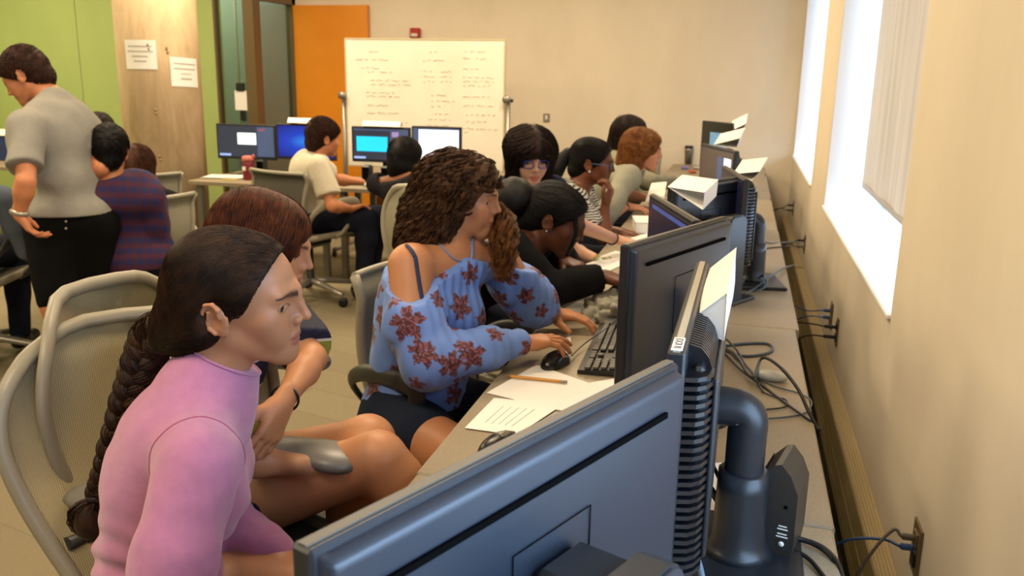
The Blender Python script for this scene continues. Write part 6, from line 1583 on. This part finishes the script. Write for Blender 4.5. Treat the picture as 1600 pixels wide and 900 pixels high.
p0, p1 = on_z(789, 587, DZ + .008), on_z(886, 597, DZ + .008); t = thing('pencil', 'yellow wooden pencil with worn eraser lying on the white papers', 'pencil', tuple(p0)); dpen = p1 - p0
def seg(a, b): return [dpen * a, dpen * b]
MB().tube(seg(.10, .90), .0038, 6, smooth=False).build('barrel', mat('pencil yellow', '#c98a1c', .45), t); MB().tube(seg(.90, .955), .0040, 10).build('ferrule', M_ALU, t); MB().tube(seg(.955, 1.0), .0036, 10).build('eraser', mat('eraser grey pink', '#9c8478', .8), t)
MB().tube([dpen * .0, dpen * .10], [.0006, .0037], 8).build('point', mat('bare pencil wood', '#8f6a44', .7), t)
paper('narrow white strip of card between the mouse and the keyboard', [(885, 527), (892, 526), (891, 556), (884, 556)], .0012, lines=[(.5, .15 + .14 * i, .9, .15 + .14 * i, .0004) for i in range(6)], name='paper_strip')
paper('white sheets by the crumpled grey cloth', [(873, 486), (905, 470), (935, 486), (905, 497)], .003); 
paper('white worksheet in front of the child in the hoodie', [(880, 424), (958, 398), (985, 408), (925, 436)], .002, lines=[(.2, .3 + .1 * i, .8, .3 + .1 * i, .0008) for i in range(4)])
paper('white page with yellow and green drawing beside the worksheet', [(925, 405), (962, 392), (985, 398), (950, 412)], .004)
o = MB(); rr = random.Random(3)
for q in range(9):
    c = on_z(940 + rr.uniform(-14, 18), 402 + rr.uniform(-3, 3), DZ + .010); o.box((c[0], c[1], c[2]), (.02, .008, .002), rz=rr.uniform(0, 3))
cc = on_z(940, 402, DZ + .01); 
o = o.build('coloured_stickers', mat('sticker yellow green', '#a3b02c', .7)); tag(o, 'yellow green stickers scattered on the page by the hoodie sleeve', 'stickers', None, 'stuff')
# crumpled grey cloth
f = Field(); cc = on_z(950, 478, DZ + .03); f.ell(cc, (.075, .115, .045), rotz(.2), .03); f.ell(cc + [-.01, -.09, -.015], (.06, .05, .028), None, .03); f.ell(cc + [.03, .07, .02], (.05, .06, .045), None, .03)
f.disp = lambda P, v: .014 * (1 - 2.4 * np.abs(fnoise(P, 46, 5))) + .008 * (1 - 2 * np.abs(fnoise(P, 95, 8))); f.cuts.append((np.array([0, 0, DZ + .002]), np.array([0, 0, -1.])))
V, Q = f.mesh(.0045); o = np_mesh('crumpled_cloth', V - cc, Q, cloth('grey cloth', '#8e8a7c', .9, 700, .3), None, relax=1); o.location = cc; tag(o, 'crumpled grey knitted cloth lying behind the black monitor\'s edge', 'cloth')
# white boxes and papers farther along
t = thing('paper_box', 'small white cardboard box between the reaching hand and the striped shirt', 'box', tuple(on_z(1014, 360, DZ)), .2)
MB().box((0, 0, .026), (.15, .20, .052), bev=.003).build('carton', M_PAPER, t); MB().box((0, 0, .0535), (.154, .204, .006), bev=.002).build('lid', M_PAPER, t)
paper('white sheet in front of the small white box', [(985, 372), (1018, 362), (1030, 370), (1000, 378)], .002)
q = [at(1007, 318, 4.9), at(1037, 314, 4.8), at(1042, 284, 5.1), at(1018, 286, 5.2)]
c = np.mean(q, 0); t = thing('held_paper', 'white papers standing up between the copper-haired woman and the wall row', 'paper', tuple(c)); q = [a - c for a in q]
m = MB().grid(lambda u, v: (q[0] * (1 - u) + q[1] * u) * (1 - v) + (q[3] * (1 - u) + q[2] * u) * v + np.array([0, .01 * math.sin(PI * u), 0]), 8, 8).build('sheet', M_PAPER, t)
m = MB().box((.02, .05, -.06), (.12, .09, .05), rz=.3).build('sheet_stack', M_PAPER, t)
c0 = on_z(1075, 256, DZ); t = thing('travel_mug', 'steel travel mug with black lid at the far end of the wall row', 'mug', tuple(c0))
MB().lathe([(0, 0), (.030, 0), (.036, .12), (.036, .135), (0, .136)], seg=20).build('cup_body', mat('brushed steel', '#8b8780', .3, .7), t); MB().lathe([(0, .136), (.037, .136), (.035, .155), (0, .157)], seg=20).build('lid', M_BLACK, t)
rr = random.Random(9)
for i, (x, y, col, lab) in enumerate(((1082, 268, '#b04a2c', 'red wrapped snack by the steel mug'), (1070, 262, '#7a6ab0', 'violet packet behind the steel mug'), (1090, 262, '#a8a094', 'pale packet right of the steel mug'), (1080, 280, '#c2763a', 'orange wrapper in front of the steel mug'))):
    c = on_z(x, y, DZ + .012); f = Field(); f.ell((0, 0, .0), (.045, .028, .014), rotz(rr.uniform(0, 3)), .01); f.disp = lambda P, v: .003 * fnoise(P, 90, 2); V, Q = f.mesh(.005); o = np_mesh('snack_packet', V, Q, mat('packet %d' % i, col, .4), None); o.location = c; tag(o, lab, 'packet')
# speaker by the near monitor
ps = on_z(1217, 862, DZ); rs = math.atan2(.35, 1) 
t = thing('speaker', 'small black desktop speaker standing behind the near monitor stand', 'speaker', (ps[0] - .005, ps[1] + .015, DZ), -.25)
pr = [(-.035, 0), (.035, 0), (.036, .125), (.012, .165), (-.004, .168), (-.030, .135)]
MB().prism([(-.028, 0), (.030, 0), (.034, .03), (.034, .118), (.022, .145), (.006, .163), (-.004, .160), (-.022, .14), (-.028, .12)], -.045, .045, 'y').build('cabinet', mat('speaker shell brown black', '#2b2825', .42), t)
MB().prism([(-.030, .004), (-.0285, .004), (-.0285, .118), (-.022, .142), (-.0235, .143), (-.031, .120)], -.040, .040, 'y').build('grille', mat('speaker cloth', '#08080a', .8), t)
mk = MB()
for (yy, zz, w_) in ((.0, .062, .016), (.0, .057, .020), (.0, .049, .018), (.0, .044, .022)): mk.box((.016, -.0455, zz), (w_ * .8, .0008, .0018))
mk.lathe([(0, 0), (.0045, 0), (.0045, .0006), (0, .0008)], (.016, -.0458, .032), 16, R=rotx(PI / 2)); mk.build('rear_print', M_LABW, t)
MB().lathe([(0, 0), (.003, 0), (.003, .001), (0, .001)], (.018, -.0458, .095), 12, R=rotx(PI / 2)).build('screw_hole', M_SLOT, t)
# white sheet under the near stand, small connector
paper('white sheet with a black folded line under the near monitor stand', [(1092, 800), (1135, 812), (1140, 722), (1100, 725)], .0015, lines=[(.62, .05, .62, .95, .0012), (.0, .30, .62, .30, .0010)])
# power and network cables
G = 'cables trailing over the desks'
K2 = mat('cable black', '#141416', .45); KB = mat('cable slate blue', '#3c4a55', .45); KG = mat('cable grey blue', '#5b6a78', .5)
cab = [
 ('black cable looping from the near monitor bundle to the desk edge', [(1122, 540), (1150, 555), (1175, 590), (1190, 560), (1215, 570), (1245, 605), (1262, 640), (1278, 672)], .0042, K2, [.01, .03, .02, .03, .07, .05, .02, -.02]),
 ('thin black cable sweeping right to the desk edge beyond the white connector', [(1130, 550), (1160, 580), (1195, 605), (1225, 628), (1262, 655), (1283, 672)], .0032, K2, [.0, .01, .0, .0, .0, -.03]),
 ('slate cable in a flat loop near the desk joint', [(1125, 545), (1160, 556), (1195, 553), (1207, 545), (1198, 537), (1165, 537), (1135, 540)], .0042, KB, [.0] * 7),
 ('black cable bundle strand running down to the connector', [(1135, 530), (1152, 548), (1165, 570), (1185, 592), (1196, 605)], .0030, K2, [.02, .01, .01, 0, 0]),
 ('second strand of the black bundle beside the connector', [(1130, 538), (1150, 560), (1172, 578), (1192, 612)], .0030, K2, [.0, .0, .01, 0]),
 ('thin grey cable curling in front of the white connector', [(1192, 595), (1215, 605), (1250, 615), (1268, 628), (1258, 645), (1225, 652), (1180, 655), (1118, 658)], .0020, KB, [.0] * 8),
 ('thin black cable crossing the desk at the arm of the near stand', [(1196, 640), (1225, 636), (1228, 625), (1205, 618), (1190, 612)], .0020, K2, [.0] * 5),
 ('coiled slate cable behind the edge-on monitor', [(1140, 440), (1165, 425), (1190, 430), (1198, 445), (1180, 455), (1160, 448), (1170, 432), (1200, 432), (1222, 420), (1240, 414)], .0036, KG, [.0, .02, .03, .02, .0, .0, .02, .02, .01, -.02]),
 ('black coil tangled with the slate one', [(1135, 418), (1162, 412), (1185, 415), (1196, 432), (1188, 450), (1165, 452), (1150, 440)], .0034, K2, [.01, .03, .04, .02, .0, .0, .0]),
 ('second slate coil tangled behind the monitor feet', [(1138, 452), (1155, 462), (1180, 450), (1194, 436), (1186, 420), (1165, 424), (1150, 436), (1160, 454)], .0036, KB, [.0, .0, .01, .03, .03, .02, .0, .0]),
 ('grey cable lying across to the far wall plate', [(1165, 372), (1185, 375), (1205, 380), (1235, 378), (1256, 380)], .0030, KG, [.02, .0, .0, -.02, -.06]),
 ('dark cable beside it, running to the double wall plate', [(1165, 384), (1190, 388), (1215, 386), (1240, 384), (1256, 386)], .0030, K2, [.02, .0, .0, -.02, -.08]),
 ('black cable from the speaker foot curving off the desk', [(1195, 820), (1230, 838), (1270, 850), (1300, 872), (1312, 900)], .0038, K2, [.02, .01, .004, .0, -.02]),
 ('second black cable from the speaker foot', [(1190, 838), (1225, 852), (1262, 872), (1290, 905)], .0038, K2, [.02, .01, .004, .0]),
 ('third black cable from the speaker foot, arching highest', [(1215, 840), (1250, 842), (1285, 855), (1308, 878), (1318, 905)], .0038, K2, [.01, .01, .006, .0, -.01]),
 ('black video cable hanging below the ribbed monitor', [(1104, 708), (1118, 735), (1132, 765), (1150, 795)], .0034, K2, [.16, .12, .07, .02]),
 ('slate cable hanging at the corner of the foreground monitor', [(1072, 820), (1080, 850), (1092, 880), (1098, 905)], .0050, KG, [.10, .07, .04, .02]),
]
for (lab, pts, r, m, hz) in cab: cable('desk_cable', lab, [dz_(x, y, h) for (x, y), h in zip(pts, hz)], r, m, 70, G)
p = dz_(1114, 770, .09); q = dz_(1128, 792, .06); d = norm(q - p); t = thing('cable_plug', 'black video plug hanging from the ribbed monitor', 'plug', tuple(p)); MB().tube([d * -.012, d * .028], .009, 10, flat=.6).build('plug_body', K2, t); MB().tube([d * .028, d * .05], .0045, 8).build('strain_relief', K2, t)
f = Field(); f.ell((0, 0, .008), (.045, .020, .014), rotz(-.2), .01); V, Q = f.mesh(.004); o = np_mesh('cable_connector', V, Q, mat('pale grey plastic', '#a9aaa2', .4), None); o.location = dz_(1203, 592); tag(o, 'pale grey oval connector among the black cables', 'connector')
# wall plates and what is plugged into them
def plate_at(x, y, label, cols, **kw): c = on_x(x, y, WALLX); return wall_plate(c[1], c[2], label, cols, **kw), c
t1, c1 = plate_at(1434, 857, 'brown socket plate nearest the camera with a blue and a grey plug', [1, None])
t2, c2 = plate_at(1300, 493, 'upper of the two socket plates in the middle, blue cables in it', [1, 1], w_=.07); t3, c3 = plate_at(1309, 519, 'lower of the two middle socket plates, black plugs in it', [None, None], w_=.045)
t4, c4 = plate_at(1258, 381, 'small socket plate with two dark plugs below the large window edge', [None, None]); t5, c5 = plate_at(1240, 325, 'farthest small socket plate near the back corner', [None, None])
def plug_cable(label, c, dz, path, m, r=.0028, pl=.028):
    a = np.array([WALLX - .008, c[1], c[2] + dz]); root = a
    t = thing('plug_cable', label, 'cable', tuple(a), 0, 'cables plugged into the wall plates')
    MB().box((-pl / 2, 0, 0), (pl, .013, .013), bev=.003).build('plug', m, t)
    P = [np.array([-pl, 0, 0])] + [np.array(p) - a for p in path]; MB().tube(spline(P, 50), r, 7).build('lead', m, t)
e = lambda x, y, z: on_z(x, y, z)
plug_cable('blue network cable from the nearest wall plate down behind the desk', c1, .0, [(.37, c1[1] + .03, c1[2] - .005), (.30, c1[1] + .05, c1[2] - .03), (.235, c1[1] + .06, c1[2] - .09)], M_BLUEC, .0034)
plug_cable('grey cable from the nearest wall plate over the heater', c1, .024, [(.385, c1[1] + .01, c1[2] + .03), (.34, c1[1] - .01, c1[2] - .03), (.28, c1[1] - .05, c1[2] - .16)], M_GREYC, .0036)
plug_cable('upper blue cable from the middle wall plate', c2, .02, [(.33, c2[1] + .10, c2[2] - .01), (.225, c2[1] + .25, c2[2] - .0)], M_BLUEC)
plug_cable('lower blue cable from the middle wall plate', c2, -.01, [(.33, c2[1] + .02, c2[2] - .02), (.23, c2[1] + .03, c2[2] - .08)], M_BLUEC)
plug_cable('upper black cable from the middle wall plate', c3, .02, [(.33, c3[1] + .10, c3[2] + .0), (.225, c3[1] + .22, c3[2] - .03)], K2, .0034, .045)
plug_cable('lower black cable from the middle wall plate', c3, -.022, [(.33, c3[1] + .02, c3[2] - .03), (.225, c3[1] + .04, c3[2] - .08)], K2, .0034, .045)
for cq, nm in ((c4, 'small'), (c5, 'farthest small')):
    for dz, w_ in ((.02, 'upper'), (-.02, 'lower')): plug_cable('%s dark cable at the %s wall plate' % (w_, nm), cq, dz, [(.34, cq[1] + .02, cq[2] - .01), (.26, cq[1] - .03 + dz * 3, cq[2] - .0), (.205, cq[1] - .02, DZ + .012)], K2, .0032, .04)
# back desk things
c0 = on_z(388, 279, BDZ); c0 = np.array([c0[0] * .985, 5.80, BDZ]); c0[0] = on_y(388, 262, 5.80)[0]
t = thing('water_bottle', 'dark red water bottle with a pale pink cap on the back desk', 'bottle', tuple(c0))
MB().lathe([(0, 0), (.040, 0), (.042, .01), (.042, .125), (.036, .14), (0, .141)], seg=24).build('bottle_body', mat('bottle maroon', '#6e1626', .35), t); MB().lathe([(0, .14), (.041, .14), (.043, .15), (.043, .170), (.03, .176), (0, .176)], seg=24).build('cap', mat('cap pink', '#c06a62', .5), t)
MB().tube([(.03, 0, .165), (.045, 0, .185), (.055, 0, .165)], .006, 8).build('carry_loop', mat('cap pink', '#c06a62', .5), t); MB().box((-.012, -.042, .085), (.028, .002, .03), bev=.001).build('white_emblem', M_LABW, t)
for (x, lab) in ((415, 'black speaker beside the red bottle'), (578, 'black speaker under the cyan picture screen'), (608, 'black speaker left of the person in the dark jacket')):
    c = on_y(x, 262, 6.05 if x < 500 else 6.0); t = thing('desk_speaker', lab, 'speaker', (c[0], c[1] - .05, BDZ)); MB().box((0, 0, .065), (.065, .075, .13), bev=.01).build('cabinet', M_BLACK, t); MB().box((0, -.038, .068), (.05, .003, .10), bev=.002).build('grille', M_SLOT, t)
def bdpaper(label, x, y, w_, h_, rz):
    c = on_z(x, y, BDZ); t = thing('paper_pile', label, 'paper', tuple(c), rz)
    for i in range(3): MB().box((.006 * i, -.004 * i, .003 + .003 * i), (w_, h_, .002), rz=.06 * i).build('sheet', M_PAPER, t)
bdpaper('white papers on the left end of the back desk', 352, 277, .30, .2, .1); bdpaper('papers beside the boy in white on the back desk', 560, 287, .22, .16, -.3)
c = on_z(357, 281, BDZ + .012); o = MB().tube([(-.06, 0, 0), (.06, .01, 0)], .005, 6).build('yellow_marker', mat('marker yellow', '#c9b53a', .5)); o.location = c; tag(o, 'yellow marker lying on the white papers of the back desk', 'marker')
# left desk: a screen and a card seen past the standing person
A_ = on_y(150, 203, 6.0); t = monitor('screen by the green wall, mostly hidden behind the column and heads', (on_y(186, 203, 6.0)[0], 6.0), (A_[0], 6.0), A_[2] , .28, 'plain', 'pole', zdesk=.70, screen=S_NAVY, side=-1)
B_ = on_y(14, 212, 6.0); fold_card('white card on the screen edge at the far left', (B_[0] + .10, 5.985, B_[2]), (B_[0] + .10, 6.05, B_[2]), (B_[0] + .09, 6.02, B_[2] + .05), (B_[0] - .10, 5.985, B_[2]), marks=False)
monitor('screen at the far left holding a white card', (B_[0] + .22, 6.0), (B_[0] - .26, 6.0), B_[2] - .002, .28, 'plain', 'pole', zdesk=.70, screen=S_NAVY, side=-1)
# black backpack-like chair back and grey chair beyond the last person
task_chair('black-backed chair beyond the copper-haired woman', (-.45, 6.85, 0), face_rz(.9, .4), fabric=M_BLACK, frame=M_CFD, top=.92)
task_chair('grey chair at the far end of the wall row', (-.36, 7.35, 0), face_rz(1, .1), fabric=M_MESHL, frame=M_CFL, top=.92)
# sticker on the near monitor edge
k_ = [o for o in bpy.data.objects if o.name.startswith('sticker')]
if k_:
    s_ = k_[0]; me = s_.data; P = np.array([v.co for v in me.vertices]); c = P.mean(0); zt_ = P[:, 2].max()
    o = text('(DCR 8)', .0125, M_INK, None, (0, 0, 0), rotz(0), 'sticker_print', .0001)
    bpy.context.view_layer.update(); me2 = bpy.data.meshes.new_from_object(o); bpy.data.objects.remove(o)
    o = bpy.data.objects.new('sticker_print', me2); COL.objects.link(o); o.parent = s_; o.location = (c[0], c[1], zt_ + .0003)
